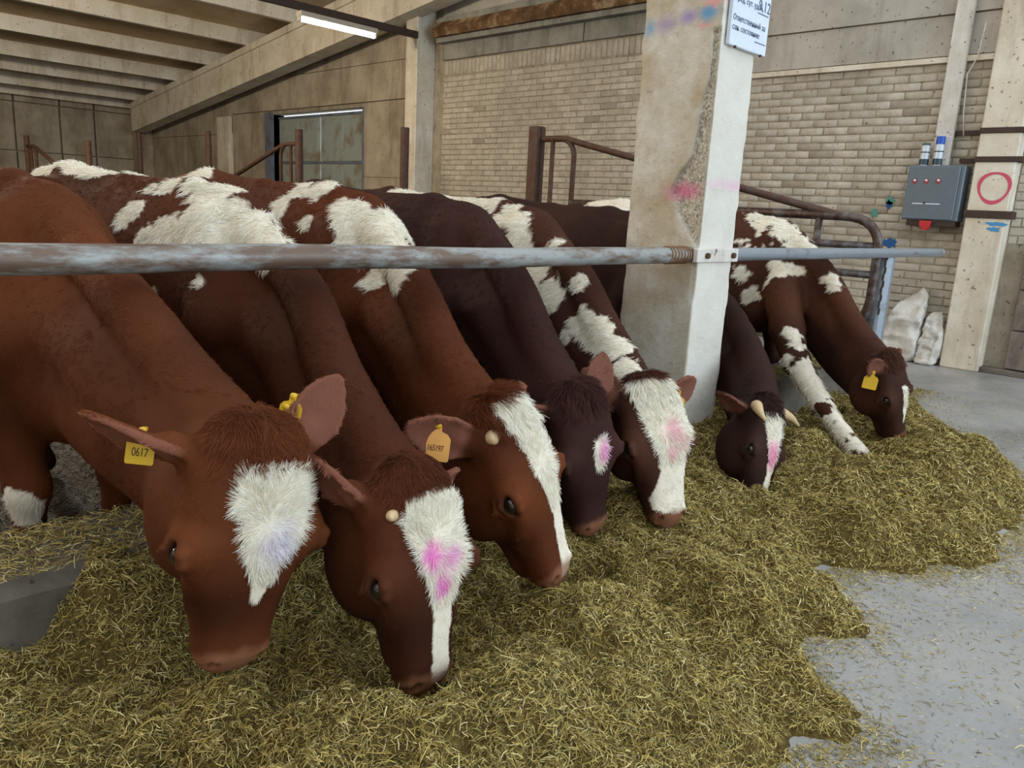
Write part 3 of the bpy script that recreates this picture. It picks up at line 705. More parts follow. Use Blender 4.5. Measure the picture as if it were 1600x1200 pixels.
# ------------------------------------------------------------------ cattle: measurements
# W withers, P poll, Mz muzzle, K points on the crest of the neck (metres)
COWS = [
 dict(name='cow', W=(.74, 2.64, 1.245), yaw=-.17, K=[(.73, 2.08, 1.07), (.75, 1.74, .905)], P=(.757, 1.46, .805), M=(.697, 1.49, .282), hw=1.2, tuft=.026, N=(.02, -.9, .3), h=.0068,
      base=(.126, .035, .011), dark=(.062, .017, .006), red=1.0, nfur=150000,
      label='red-brown cow with a white heart-shaped forehead patch, muzzle in the hay', 
      blaze=[(.035, -.085, .045), (.09, -.09, .05), (.15, -.075, .036), (.21, -.045, .016), (.27, -.024, .006), (.31, -.012, -.004)], pinks=[(.16, -.03, .035, (.62, .58, .85), .5)]),
 dict(name='cow', W=(1.33, 2.62, 1.255), yaw=-.17, K=[(1.28, 2.15, 1.075), (1.165, 1.8, .90), (1.10, 1.52, .755)], hw=1.14, tuft=.022, P=(1.07, 1.335, .675), M=(1.062, 1.247, .185), N=(.06, -.9, .15), h=.0068,
      base=(.072, .0195, .0070), dark=(.036, .011, .005), red=1.0, nfur=150000,
      label='dark brown cow with a long white blaze marked with two pink strokes',
      blaze=[(.015, -.085, .06), (.07, -.095, .07), (.14, -.09, .045), (.20, -.07, .02), (.27, -.045, .008), (.36, -.038, .006), (.44, -.035, .012), (.475, -.03, .01)], pinks=[(.125, .01, .022, (.80, .18, .52), .9), (.14, -.035, .026, (.80, .24, .56), .8), (.19, -.01, .022, (.80, .18, .52), .9)]),
 dict(name='cow', W=(1.88, 2.64, 1.27), yaw=-.10, K=[(1.72, 2.15, 1.075), (1.585, 1.8, .88)], tuft=.05, P=(1.475, 1.46, .755), M=(1.60, 1.31, .26), N=(.30, -.95, .12), h=.0072,
      base=(.100, .026, .0075), dark=(.050, .013, .005), red=1.0, nfur=120000,
      label='reddish brown cow with white shoulders, wavy white blaze and orange numbered tag',
      blaze=[(-.06, -.09, .05), (.0, -.09, .06), (.06, -.085, .05), (.13, -.08, .03), (.2, -.06, .016), (.3, -.05, .008), (.4, -.055, .014), (.46, -.06, .03), (.49, -.06, .03)], pinks=[]),
 dict(name='cow', W=(2.43, 2.62, 1.255), yaw=-.08, K=[(2.22, 2.15, 1.075), (2.10, 1.86, .85)], P=(2.01, 1.61, .69), M=(2.06, 1.55, .20), N=(-.08, -.9, .2), tuft=.045, h=.008,
      base=(.042, .016, .012), dark=(.026, .010, .008), red=1.0, nfur=85000,
      label='darkest brown cow with a small pink and white patch below its curly forelock',
      blaze=[(.11, -.045, .0), (.15, -.055, .02), (.19, -.04, .015), (.215, -.02, .0)], pinks=[(.15, -.03, .03, (.78, .26, .55), .75)]),
 dict(name='cow', W=(2.98, 2.72, 1.25), yaw=-.06, K=[(2.70, 2.22, 1.085), (2.57, 1.92, .86)], P=(2.37, 1.58, .68), M=(2.335, 1.405, .205), N=(-.32, -.85, .2), tuft=.045, h=.008,
      base=(.070, .025, .014), dark=(.038, .014, .009), red=1.0, nfur=90000,
      label='brown and white spotted cow with a broad white face beside the pillar',
      blaze=[(-.05, -.1, .06), (.02, -.11, .09), (.09, -.12, .075), (.16, -.11, .05), (.22, -.085, .035), (.3, -.075, .045), (.38, -.075, .07), (.43, -.07, .06), (.455, -.03, .0)], pinks=[(.13, -.03, .035, (.80, .34, .42), .65), (.2, -.015, .02, (.80, .30, .40), .6), (.16, -.06, .03, (.82, .45, .48), .5)]),
 dict(name='cow', W=(4.02, 2.80, 1.25), yaw=-.10, K=[(3.93, 2.20, .93), (3.66, 1.80, .655)], P=(3.27, 1.53, .49), M=(3.12, 1.45, .015), N=(-.05, -.9, .3), hay_z=.14, hw=.95, tuft=.04, h=.010,
      base=(.040, .017, .012), dark=(.022, .010, .008), red=.6, nfur=45000,
      label='horned dark brown cow with a pink-marked white blaze right of the pillar',
      blaze=[(.03, -.08, .08), (.10, -.06, .055), (.17, -.045, .035), (.26, -.032, .02), (.36, -.028, .018), (.45, -.03, .02)], pinks=[(.15, 0, .035, (.80, .28, .45), .8), (.2, .0, .03, (.80, .26, .45), .85)]),
 dict(name='cow', W=(5.13, 2.42, 1.27), yaw=-.30, K=[(4.98, 2.05, 1.06), (4.73, 1.72, .77)], P=(4.46, 1.42, .60), M=(4.53, 1.33, .145), N=(-.1, -.95, .15), ragged=2.1, lat=1.0, h=.010,
      base=(.075, .026, .013), dark=(.032, .013, .009), red=.8, nfur=60000,
      label='roan spotted cow stepping onto the hay with a white foreleg, head near the grey post',
      blaze=[(.13, -.05, .008), (.2, -.05, .004), (.3, -.04, .0), (.36, -.02, -.005)], pinks=[]),
]

# ------------------------------------------------------------------ hay
EDGE = [(-3, .62), (-1, .55), (.6, .5), (1.2, .56), (1.7, .62), (1.98, .48), (2.12, .72), (2.26, .86), (2.45, .74), (2.62, .79), (2.74, .95), (2.95, .95), (3.1, .76), (3.44, .62), (4.0, .56), (4.6, .66), (5.0, .80), (5.4, 1.2), (5.9, 1.55), (6.15, 1.95), (6.3, 2.1)]
ex = np.array([e[0] for e in EDGE]); ey = np.array([e[1] for e in EDGE])
def hay0(x, y):
    p = np.stack([x, y, np.zeros_like(x)], -1)
    yf = np.interp(x, ex, ey) + .17 * fbm(p, .30, 31) + .07 * fbm(p, .09, 32)
    d = y - yf
    H = .22 + .12 * fbm(p, .60, 21) + .17 * fbm(p, .30, 22)
    H = H + .08 * np.exp(-((x - 3.9) / .8) ** 2 - ((y - .95) / .25) ** 2)
    rise = 1 - np.exp(-(np.clip(d, 0, 3) / .22) ** 1.5)
    bank = .33 * np.clip((y - 1.50) / .50, 0, 1) ** 1.3 * np.clip((x - .40) / .20 + .25 * fbm(p, .1, 26), .45, 1) * np.clip((4.6 - x) / .7, .35, 1)
    dip = 1 - .35 * np.exp(-((y - 1.42) / .22) ** 2)
    clod = .075 * fbm(p, .16, 23) + .060 * np.abs(fbm(p, .09, 24)) + .022 * fbm(p, .045, 25)
    h = rise * (np.maximum(H * dip * np.clip((2.25 - y) / .7, .35, 1), bank) + clod)
    return np.where(d > 0, h, d * .5)
def hay_h(x, y):
    h = hay0(x, y)
    for c in COWS:
        m = c['M']; tgt = c.get('hay_z', m[2] - .045)
        w = np.exp(-(((x - m[0]) ** 2 + (y - m[1]) ** 2) / .13 ** 2))
        h = h + w * (tgt - hay0(np.array([m[0]]), np.array([m[1]]))[0]) * (h > -.02)
    return h
gx = np.arange(-2.2, 6.4, .017); gy = np.arange(.3, 2.12, .014)
GX, GY = np.meshgrid(gx, gy, indexing='ij'); GH = hay_h(GX, GY)
hv = np.stack([GX, GY, np.maximum(GH, -.03)], -1).reshape(-1, 3); ni, nj = GX.shape
ii, jj = np.meshgrid(np.arange(ni - 1), np.arange(nj - 1), indexing='ij'); a0 = (ii * nj + jj).ravel()
hf = np.stack([a0, a0 + nj, a0 + nj + 1, a0 + 1], 1)
keep = (GH.ravel()[hf] > -.02).any(1); hf = hf[keep]
used = np.unique(hf); rm = -np.ones(len(hv), int); rm[used] = np.arange(len(used))
hay = mk('hay_pile', hv[used], rm[hf], 'hay_heap', smooth=True, org=(2, 1.4, 0), label='long heap of chopped yellow-green hay along the feed rail', cat='hay', kind='stuff')

def stalks(name, pts, nrm, L, Wd, tint, parent=None, **kw):
    n = len(pts)
    r = rng.normal(size=(n, 3)); r[:, 2] *= .7
    t = r - nrm * (r * nrm).sum(1, keepdims=True) * rng.uniform(.35, 1.0, (n, 1)); t /= np.linalg.norm(t, axis=1, keepdims=True)
    s = np.cross(t, nrm + .7 * rng.normal(size=(n, 3))); s /= np.linalg.norm(s, axis=1, keepdims=True)
    bend = nrm * (L * rng.uniform(-.10, .16, n))[:, None] + s * (L * rng.uniform(-.12, .12, n))[:, None]
    a = pts - t * L[:, None] / 2; b = pts + t * L[:, None] / 2; c = pts + bend
    w = s * Wd[:, None] / 2
    v = np.stack([a - w * .7, a + w * .7, c - w, c + w, b - w * .6, b + w * .6], 1).reshape(-1, 3)
    k = np.arange(n)[:, None] * 6
    f = np.concatenate([k + np.array([[0, 1, 3, 2]]), k + np.array([[2, 3, 5, 4]])], 0)
    o = mk(name, v, f, 'hay_stalk', parent, org=(2, 1.4, 0), **kw)
    at = o.data.attributes.new('tint', 'FLOAT_COLOR', 'POINT')
    at.data.foreach_set('color', np.concatenate([np.repeat(tint, 6, 0), np.ones((n * 6, 1))], 1).astype(np.float32).ravel())
    return o
PAL = np.array([srgb(198, 176, 104)[:3], srgb(176, 154, 84)[:3], srgb(150, 130, 70)[:3], srgb(122, 104, 56)[:3], srgb(222, 206, 146)[:3], srgb(138, 130, 82)[:3], srgb(96, 82, 44)[:3]])
PW = np.array([.19, .20, .17, .14, .11, .09, .10])
def tints(n):
    c = PAL[rng.choice(len(PAL), n, p=PW)]; return c * rng.uniform(.8, 1.15, (n, 1))
NB = 620000
sx_ = rng.uniform(-1.4, 6.3, NB); sy_ = rng.uniform(.35, 2.10, NB)
dist = np.sqrt(sx_ ** 2 + sy_ ** 2)
hh = hay_h(sx_, sy_)
in_pil = (sx_ > 3.26) & (sx_ < 3.60) & (sy_ > 1.96)
ok = (hh > .006) & ~in_pil & (rng.random(NB) < np.clip(2.2 / dist, .30, 1)) & ((sx_ > -.6) | (rng.random(NB) < .25))
sx_, sy_, hh, dist = sx_[ok], sy_[ok], hh[ok], dist[ok]
e = .015
nx_ = (hay_h(sx_ - e, sy_) - hay_h(sx_ + e, sy_)) / (2 * e); ny_ = (hay_h(sx_, sy_ - e) - hay_h(sx_, sy_ + e)) / (2 * e)
nn_ = np.stack([nx_, ny_, np.ones_like(nx_)], 1); nn_ /= np.linalg.norm(nn_, axis=1, keepdims=True)
n = len(sx_); sc = np.clip(dist / 2.0, .9, 2.0)
L = rng.gamma(2.2, .0066, n) * (1 + .25 * (sc - 1)) + .007; Wd = rng.uniform(.0011, .0028, n) * sc ** .6
pts = np.stack([sx_, sy_, hh + rng.uniform(-.004, .012, n)], 1)
stalks('hay_stalks', pts, nn_, L, Wd, tints(n), hay, kind='stuff')
# hay lying on the kerb
n = 26000; kx = rng.uniform(-.6, 6.0, n); ky = rng.uniform(2.05, 2.36, n)
msk = fbm(np.stack([kx, ky, 0 * kx], 1), .25, 44) + .35 * (kx < 1.3) > -.05
msk &= ~((kx > 3.23) & (kx < 3.62))
kx, ky = kx[msk], ky[msk]; n = len(kx)
stalks('hay_on_kerb', np.stack([kx, ky, .35 + rng.uniform(0, .012, n)], 1), np.tile([[0, 0, 1.0]], (n, 1)), rng.gamma(3, .008, n) + .008, rng.uniform(.0014, .003, n), tints(n), None,
       label='loose hay scattered along the top of the concrete kerb', cat='hay', kind='stuff')
# scraps on the aisle floor
n = 26000; kx = rng.uniform(1.2, 7.0, n); ky = np.interp(kx, ex, ey, right=1.9) - np.where(rng.random(n) < .72, np.abs(rng.normal(0, .09, n)), np.abs(rng.normal(0, .5, n))) + .06
ok = hay_h(kx, ky) < .01; kx, ky = kx[ok], ky[ok]; n = len(kx)
stalks('hay_scraps', np.stack([kx, ky, rng.uniform(.001, .004, n)], 1), np.tile([[0, 0, 1.0]], (n, 1)), rng.gamma(2.2, .005, n) + .004, rng.uniform(.0012, .003, n), tints(n), None,
       label='hay scraps strewn over the wet concrete aisle floor', cat='hay', kind='stuff')

# ------------------------------------------------------------------ implicit surfaces
def smin(a, b, k):
    h = np.maximum(k - np.abs(a - b), 0) / k
    return np.minimum(a, b) - h * h * k * .25
class Field:
    def __init__(s, xs, ys, zs):
        s.ax = [xs, ys, zs]; s.F = np.full((len(xs), len(ys), len(zs)), 1.0, np.float32)
    def block(s, lo, hi):
        sl = []
        for a, l, h in zip(s.ax, lo, hi):
            i0 = max(np.searchsorted(a, l) - 1, 0); i1 = min(np.searchsorted(a, h) + 1, len(a))
            if i1 <= i0: return None, None
            sl.append(slice(i0, i1))
        sl = tuple(sl)
        g = np.meshgrid(*[a[q] for a, q in zip(s.ax, sl)], indexing='ij')
        return sl, np.stack(g, -1).astype(np.float32)
    def union(s, lo, hi, fn, k):
        lo = np.array(lo) - k - .02; hi = np.array(hi) + k + .02
        sl, p = s.block(lo, hi)
        if sl is None: return
        s.F[sl] = smin(s.F[sl], fn(p), k)
    def carve(s, lo, hi, fn, k):
        lo = np.array(lo) - k - .02; hi = np.array(hi) + k + .02
        sl, p = s.block(lo, hi)
        if sl is None: return
        s.F[sl] = -smin(-s.F[sl], fn(p), k)
    def cone(s, a, b, ra, rb, k, squash=None):
        a = np.array(a, np.float32); b = np.array(b, np.float32); r = max(ra, rb)
        def fn(p):
            ba = b - a; pa = p - a
            if squash is not None:
                l, f = squash; l = np.array(l, np.float32)
                pa = pa + ((1 / f - 1) * (pa @ l))[..., None] * l; bb = ba + (1 / f - 1) * (ba @ l) * l
            else: bb = ba
            t = np.clip((pa @ bb) / (bb @ bb + 1e-9), 0, 1)
            return np.linalg.norm(pa - t[..., None] * bb, axis=-1) - (ra + (rb - ra) * t)
        s.union(np.minimum(a, b) - r, np.maximum(a, b) + r, fn, k)
    def chain(s, pts, rs, k, squash=None):
        for i in range(len(pts) - 1): s.cone(pts[i], pts[i + 1], rs[i], rs[i + 1], k, squash)
    def mesh(s):
        F = s.F; S = F < 0
        nx, ny, nz = F.shape
        cnt = np.zeros((nx - 1, ny - 1, nz - 1), np.int8)
        for dx in (0, 1):
            for dy in (0, 1):
                for dz in (0, 1): cnt += S[dx:nx - 1 + dx, dy:ny - 1 + dy, dz:nz - 1 + dz]
        act = (cnt > 0) & (cnt < 8); I = np.argwhere(act)
        idx = -np.ones(act.shape, np.int32); idx[act] = np.arange(len(I))
        acc = np.zeros((len(I), 3)); num = np.zeros(len(I))
        A = [np.asarray(a, float) for a in s.ax]
        for ax in range(3):
            o = [b for b in range(3) if b != ax]
            for u in (0, 1):
                for w in (0, 1):
                    c0 = I.copy(); c0[:, o[0]] += u; c0[:, o[1]] += w; c1 = c0.copy(); c1[:, ax] += 1
                    f0 = F[tuple(c0.T)]; f1 = F[tuple(c1.T)]; m = (f0 < 0) != (f1 < 0)
                    t = np.where(m, f0 / np.where(m, f0 - f1, 1), 0)
                    p = np.stack([A[q][c0[:, q]] for q in range(3)], 1)
                    p[:, ax] += t * (A[ax][c1[:, ax]] - A[ax][c0[:, ax]])
                    acc += p * m[:, None]; num += m
        v = acc / num[:, None]
        faces = []
        for ax in range(3):
            o = [b for b in range(3) if b != ax]
            sa = [slice(None)] * 3; sb = [slice(None)] * 3; sa[ax] = slice(0, -1); sb[ax] = slice(1, None)
            a = S[tuple(sa)]; b = S[tuple(sb)]; e = np.argwhere(a != b)
            e = e[(e[:, o[0]] > 0) & (e[:, o[1]] > 0) & (e[:, o[0]] < F.shape[o[0]] - 1) & (e[:, o[1]] < F.shape[o[1]] - 1)]
            q = []
            for (u, w) in ((-1, -1), (0, -1), (0, 0), (-1, 0)):
                c = e.copy(); c[:, o[0]] += u; c[:, o[1]] += w; q.append(idx[tuple(c.T)])
            q = np.stack(q, 1); inside = a[tuple(e.T)]
            flip = inside if ax != 1 else ~inside
            q[~flip] = q[~flip][:, ::-1]
            faces.append(q)
        return v, np.concatenate(faces)

def unit(v): v = np.array(v, float); return v / np.linalg.norm(v)
def catmull(P, n):
    P = [np.array(p, float) for p in P]; P = [2 * P[0] - P[1]] + P + [2 * P[-1] - P[-2]]; out = []
    for i in range(1, len(P) - 2):
        for t in np.linspace(0, 1, n, endpoint=False):
            a, b, c, d = P[i - 1:i + 3]
            out.append(.5 * ((2 * b) + (c - a) * t + (2 * a - 5 * b + 4 * c - d) * t * t + (3 * b - a - 3 * c + d) * t ** 3))
    out.append(P[-2]); return np.array(out)

HU = np.array([-.02, 0, .06, .13, .19, .245, .30, .35, .40, .44, .468, .49, .51])
HA = np.array([.060, .085, .110, .120, .120, .106, .090, .077, .068, .065, .062, .052, .030])     # half width
HD = np.array([.020, .035, .056, .064, .066, .062, .055, .048, .041, .037, .033, .024, .010])     # towards the face
HV = np.array([.080, .120, .165, .195, .200, .190, .166, .136, .106, .085, .068, .050, .028])     # towards the jaw

def head_frame(c):
    P = np.array(c['P']); Mz = np.array(c['M']); A = unit(Mz - P); s = np.linalg.norm(Mz - P) / .50
    w = np.array(c['N'], float); w = unit(w - A * np.dot(w, A)); v = np.cross(A, w)
    return P, A, v, w, s
def to_head(c, p):
    P, A, v, w, s = head_frame(c); q = (p - P) / s; hw = c.get('hw', 1.1)
    return q @ A, q @ v / hw, q @ w / hw

def cow_field(c):
    W = np.array(c['W']); sb = W[2] / 1.25; yaw = c['yaw']; lat = c.get('lat', .86)
    bk = np.array([math.sin(yaw), math.cos(yaw), 0]); lt = np.array([math.cos(yaw), -math.sin(yaw), 0])
    def B(x, y, z): return np.array([W[0], W[1], 0]) + lt * x * lat * sb + bk * y * sb + np.array([0, 0, z * sb])
    P, A, v, w, s = head_frame(c); Mz = np.array(c['M'])
    hw = c.get('hw', 1.1)
    def Hd(u, vv, ww): return P + (A * u + v * vv * hw + w * ww * hw) * s
    c['B'] = B; c['Hd'] = Hd
    # grid: fine around the head and upper neck, coarser elsewhere
    hb = np.array([P, Mz]); lo = hb.min(0) - .30; hi = hb.max(0) + .30
    ext = np.array([B(-.42, -.4, 0), B(.42, 1.75, 1.4), B(-.42, 1.75, 0), B(.42, -.4, 0), lo, hi])
    if 'step' in c: ext = np.vstack([ext, np.array(c['step']) - .08])
    L0, L1 = ext.min(0), ext.max(0); L0[2] = -.02
    def axis(l0, l1, f0, f1, hf, hc):
        a = []
        f0 = max(f0, l0); f1 = min(f1, l1)
        if f0 > l0: a += list(np.linspace(l0, f0, max(int((f0 - l0) / hc), 1), endpoint=False))
        a += list(np.arange(f0, f1, hf))
        if l1 > f1: a += list(np.linspace(f1, l1, max(int((l1 - f1) / hc), 2)))
        return np.array(a)
    h = c['h']; hc = max(.020, h * 2)
    Fd = Field(axis(L0[0], L1[0], lo[0] + .03, hi[0] - .03, h, hc), axis(L0[1], L1[1], lo[1] + .06, hi[1], h, hc * 1.1), axis(L0[2], L1[2], max(Mz[2] - .12, 0), P[2] + .26, h, hc))
    sq = (lt, .8)
    # trunk as a loft of superellipses
    ty = np.array([-.34, -.26, -.14, 0, .25, .6, .9, 1.12, 1.32, 1.48, 1.58]) * sb
    top = np.array([.98, 1.08, 1.19, 1.265, 1.305, 1.31, 1.325, 1.355, 1.34, 1.27, 1.14]) * sb
    bot = np.array([.72, .64, .58, .54, .52, .47, .49, .56, .68, .80, .92]) * sb
    wid = np.array([.09, .15, .20, .235, .265, .290, .295, .275, .235, .170, .090]) * sb * lat
    o = np.array([W[0], W[1], 0])
    def trunk(p):
        q = p - o; y = q @ bk; x = q @ lt; z = p[..., 2]
        yc = np.clip(y, ty[0], ty[-1]); t = np.interp(yc, ty, top); b = np.interp(yc, ty, bot); a = np.interp(yc, ty, wid)
        m = (t + b) / 2; hh = (t - b) / 2; k = np.clip((z - m) / hh, -1, 1)
        a = a * (1 - .14 * k)                      # narrower along the spine
        r = (np.abs(x / a) ** 2.3 + np.abs((z - m) / hh) ** 2.3) ** (1 / 2.3)
        d = (r - 1) * np.minimum(a, hh); dy = np.abs(y - yc)
        return np.where(dy > 0, np.sqrt(np.maximum(d, 0) ** 2 + dy ** 2), d).astype(np.float32)
    cor = np.array([B(x, y, z) for x in (-.36, .36) for y in (-.38, 1.66) for z in (.4, 1.32)])
    Fd.union(cor.min(0), cor.max(0), trunk, .05)
    Fd.chain([B(0, -.02, 1.24), B(0, .25, 1.285), B(0, .7, 1.29), B(0, 1.15, 1.33), B(0, 1.4, 1.31)], [.035, .04, .035, .04, .04], .06)
    Fd.cone(B(0, .7, .66), B(0, .95, .66), .19, .19, .1)
    for sd in (-1, 1):
        Fd.cone(B(.10 * sd, .06, 1.17), B(.205 * sd, -.06, .86), .075, .085 * lat / .86, .07)        # shoulder blade
        Fd.cone(B(.20 * sd, -.10, .86), B(.19 * sd, .06, .68), .090 * lat / .86, .09, .08)
        Fd.cone(B(.20 * sd, 1.10, 1.265), B(.17 * sd, 1.16, 1.22), .055, .07, .06)        # hook bone
        Fd.cone(B(.09 * sd, 1.50, 1.13), B(.1 * sd, 1.45, 1.05), .05, .07, .06)          # pin bone
        Fd.cone(B(.125 * sd, 1.22, 1.0), B(.18 * sd, 1.08, .72), .155, .105, .08)           # thigh
        Fd.cone(B(.18 * sd, 1.08, .72), B(.17 * sd, 1.44, .48), .095, .058, .05)
        Fd.chain([B(.17 * sd, 1.44, .48), B(.17 * sd, 1.36, .14), B(.17 * sd, 1.30, .05)], [.052, .038, .052], .04)
        if not ('step' in c and sd == c['step_side']):
            Fd.chain([B(.18 * sd, .04, .66), B(.165 * sd, .0, .38), B(.16 * sd, .03, .14), B(.16 * sd, -.02, .045)], [.092, .056, .040, .055], .05)
    if 'step' in c: Fd.chain([np.array(q) for q in c['step']], c['step_r'], .04)
    Fd.chain([B(0, 1.48, 1.28), B(0, 1.63, 1.17), B(0, 1.68, .8), B(0, 1.66, .5)], [.04, .035, .022, .03], .03)   # tail
    # neck
    cr = catmull([B(0, .16, 1.25), W] + [np.array(k) for k in c['K']] + [Hd(.0, 0, -.005)], 5)
    t = np.gradient(cr, axis=0); t /= np.linalg.norm(t, axis=1, keepdims=True)
    dn = np.array([0, 0, -1.0]) - t * (-t[:, 2:3]); dn /= np.linalg.norm(dn, axis=1, keepdims=True)
    sfr = np.linspace(0, 1, len(cr)); c['crest'] = cr
    dep = np.interp(sfr, [0, .2, .45, .7, 1], [.62, .62, .52, .41, .28])
    rt = np.interp(sfr, [0, .25, .6, 1], [.065, .055, .052, .060]); rm_ = np.interp(sfr, [0, .25, .6, 1], [.16, .135, .098, .082]); rb = np.interp(sfr, [0, .3, .6, 1], [.15, .125, .090, .072])
    Fd.chain(cr + dn * rt[:, None], rt, .07)
    Fd.chain(cr + dn * (dep * .5)[:, None], rm_, .08)
    Fd.chain((cr + dn * (dep - rb)[:, None])[4:], rb[4:], .09)
    Fd.chain([B(0, -.12, .70), (cr + dn * (dep - rb)[:, None])[6]], [.16, .11], .1)      # brisket into throat
    # head
    def headf(p):
        q = (p - P) / s; u = q @ A; vv = q @ v / hw; ww = q @ w / hw
        uc = np.clip(u, HU[0], HU[-1]); a = np.interp(uc, HU, HA); hd = np.interp(uc, HU, HD); hv_ = np.interp(uc, HU, HV)
        up = ww > 0; hgt = np.where(up, hd, hv_); ex_ = np.where(up, 2.7, 2.0)
        a2 = np.where(up, a, a * (1 - .22 * np.clip(-ww / hv_, 0, 1)))
        r = (np.abs(vv / a2) ** ex_ + np.abs(ww / hgt) ** ex_) ** (1 / ex_)
        d = (r - 1) * np.minimum(a, hgt + .02); du = np.abs(u - uc)
        return (np.where(du > 0, np.sqrt(np.maximum(d, 0) ** 2 + du ** 2), d) * s).astype(np.float32)
    hc_ = np.array([Hd(u, vv, ww) for u in (-.04, .52) for vv in (-.13, .13) for ww in (-.18, .08)])
    Fd.union(hc_.min(0), hc_.max(0), headf, .035)
    def ell(cc, rad, k, carve=False):
        rad = np.array(rad, float) * s * np.array([1, hw, hw]); ctr = Hd(*cc); fr = np.stack([A, v, w], 1)
        def fn(p):
            q = (p - ctr) @ fr; k0 = np.linalg.norm(q / rad, axis=-1); k1 = np.linalg.norm(q / rad ** 2, axis=-1) + 1e-6
            return (k0 * (k0 - 1) / k1).astype(np.float32)
        m = rad.max(); (Fd.carve if carve else Fd.union)(ctr - m, ctr + m, fn, k)
    ell((-.002, 0, -.005), (.050, .070, .045), .04)                 # poll
    ell((.445, 0, -.014), (.056, .062, .048), .025)                 # muzzle
    ell((.41, 0, -.078), (.075, .040, .028), .025)                  # chin
    for sd in (-1, 1):
        ell((.205, sd * .068, -.100), (.125, .050, .098), .03)      # cheek
        ell((.205, sd * .094, .022), (.052, .040, .040), .025)      # orbit
        ell((.33, sd * .048, -.015), (.09, .026, .03), .025)        # cheek bone line
        ell((.458, sd * .040, .012), (.028, .022, .024), .012)      # nostril wing
        ell((.217, sd * .130, .028), (.030, .024, .0165), .006, True)   # eye socket
        Fd.chain([Hd(.184, sd * .119, .034), Hd(.203, sd * .127, .050), Hd(.226, sd * .124, .048), Hd(.249, sd * .110, .034)], [.006 * s, .0105 * s, .0100 * s, .005 * s], .008)
        Fd.chain([Hd(.187, sd * .124, .016), Hd(.212, sd * .134, .006), Hd(.243, sd * .120, .012)], [.005 * s, .0060 * s, .005 * s], .008)
        Fd.chain([Hd(.200, sd * .124, -.014), Hd(.225, sd * .126, -.018), Hd(.252, sd * .112, -.006)], [.004 * s, .006 * s, .004 * s], .012)
        Fd.chain([Hd(.26, sd * .090, .020), Hd(.31, sd * .076, -.004), Hd(.36, sd * .066, -.028)], [.012 * s, .010 * s, .006 * s], .03)
        ell((.474, sd * .044, .026), (.013, .010, .011), .005, True)
        ell((.482, sd * .052, .012), (.010, .010, .008), .005, True)    # nostril
        for k_ in range(3):                                         # lip line
            a_ = [(.37, .072, -.052), (.42, .066, -.056), (.46, .055, -.050), (.495, .02, -.036)]
            p_, q_ = a_[k_], a_[k_ + 1]; pa_, pb_ = Hd(p_[0], sd * p_[1], p_[2]), Hd(q_[0], sd * q_[1], q_[2])
            def fn(p, pa_=pa_, pb_=pb_):
                ba = pb_ - pa_; t = np.clip(((p - pa_) @ ba) / (ba @ ba), 0, 1); return (np.linalg.norm(p - pa_ - t[..., None] * ba, axis=-1) - .005 * s).astype(np.float32)
            Fd.carve(np.minimum(pa_, pb_) - .01, np.maximum(pa_, pb_) + .01, fn, .008)
        # ear
        e = c.get('ears', {}).get(sd, dict(tip=(-.10, sd * 1.0, -.30), face=(.75, sd * .15, .65)))
        ear_L = e.get('L', .20)
        et = np.array(e['tip'], float); ef = np.array(e['face'], float)
        e1 = unit(A * et[0] + v * et[1] + w * et[2]); e3 = A * ef[0] + v * ef[1] + w * ef[2]; e3 = unit(e3 - e1 * np.dot(e3, e1)); e2 = np.cross(e3, e1)
        eb_ = Hd(.045, sd * .088, -.030); Le = ear_L * s
        def earf(p):
            q = p - eb_; x = q @ e1; y = q @ e2; z = q @ e3; tt = np.clip(x / Le, 0, 1)
            bw = .060 * s * np.clip(np.interp(tt, [0, .12, .4, .65, .85, 1], [.45, .72, 1.0, .88, .55, .12]), .05, 1)
            cup = .55 * (y / (.060 * s)) ** 2 * .045 * s * (1 - .4 * tt)
            zc = z - cup
            th = .0085 * s * (1.25 - .4 * tt)
            return np.maximum.reduce([np.abs(zc) - th, (np.abs(y) - bw) * .8, x - Le, -x - .03]).astype(np.float32)
        ec = eb_ + e1 * Le / 2; m = Le * .5 + .05
        Fd.union(ec - m, ec + m, earf, .012)
        Fd.cone(eb_ - e1 * .03, eb_ + e1 * .045 - e3 * .006, .040 * s, .026 * s, .03)
        c.setdefault('earf', {})[sd] = (eb_, e1, e2, e3, Le)
    return Fd

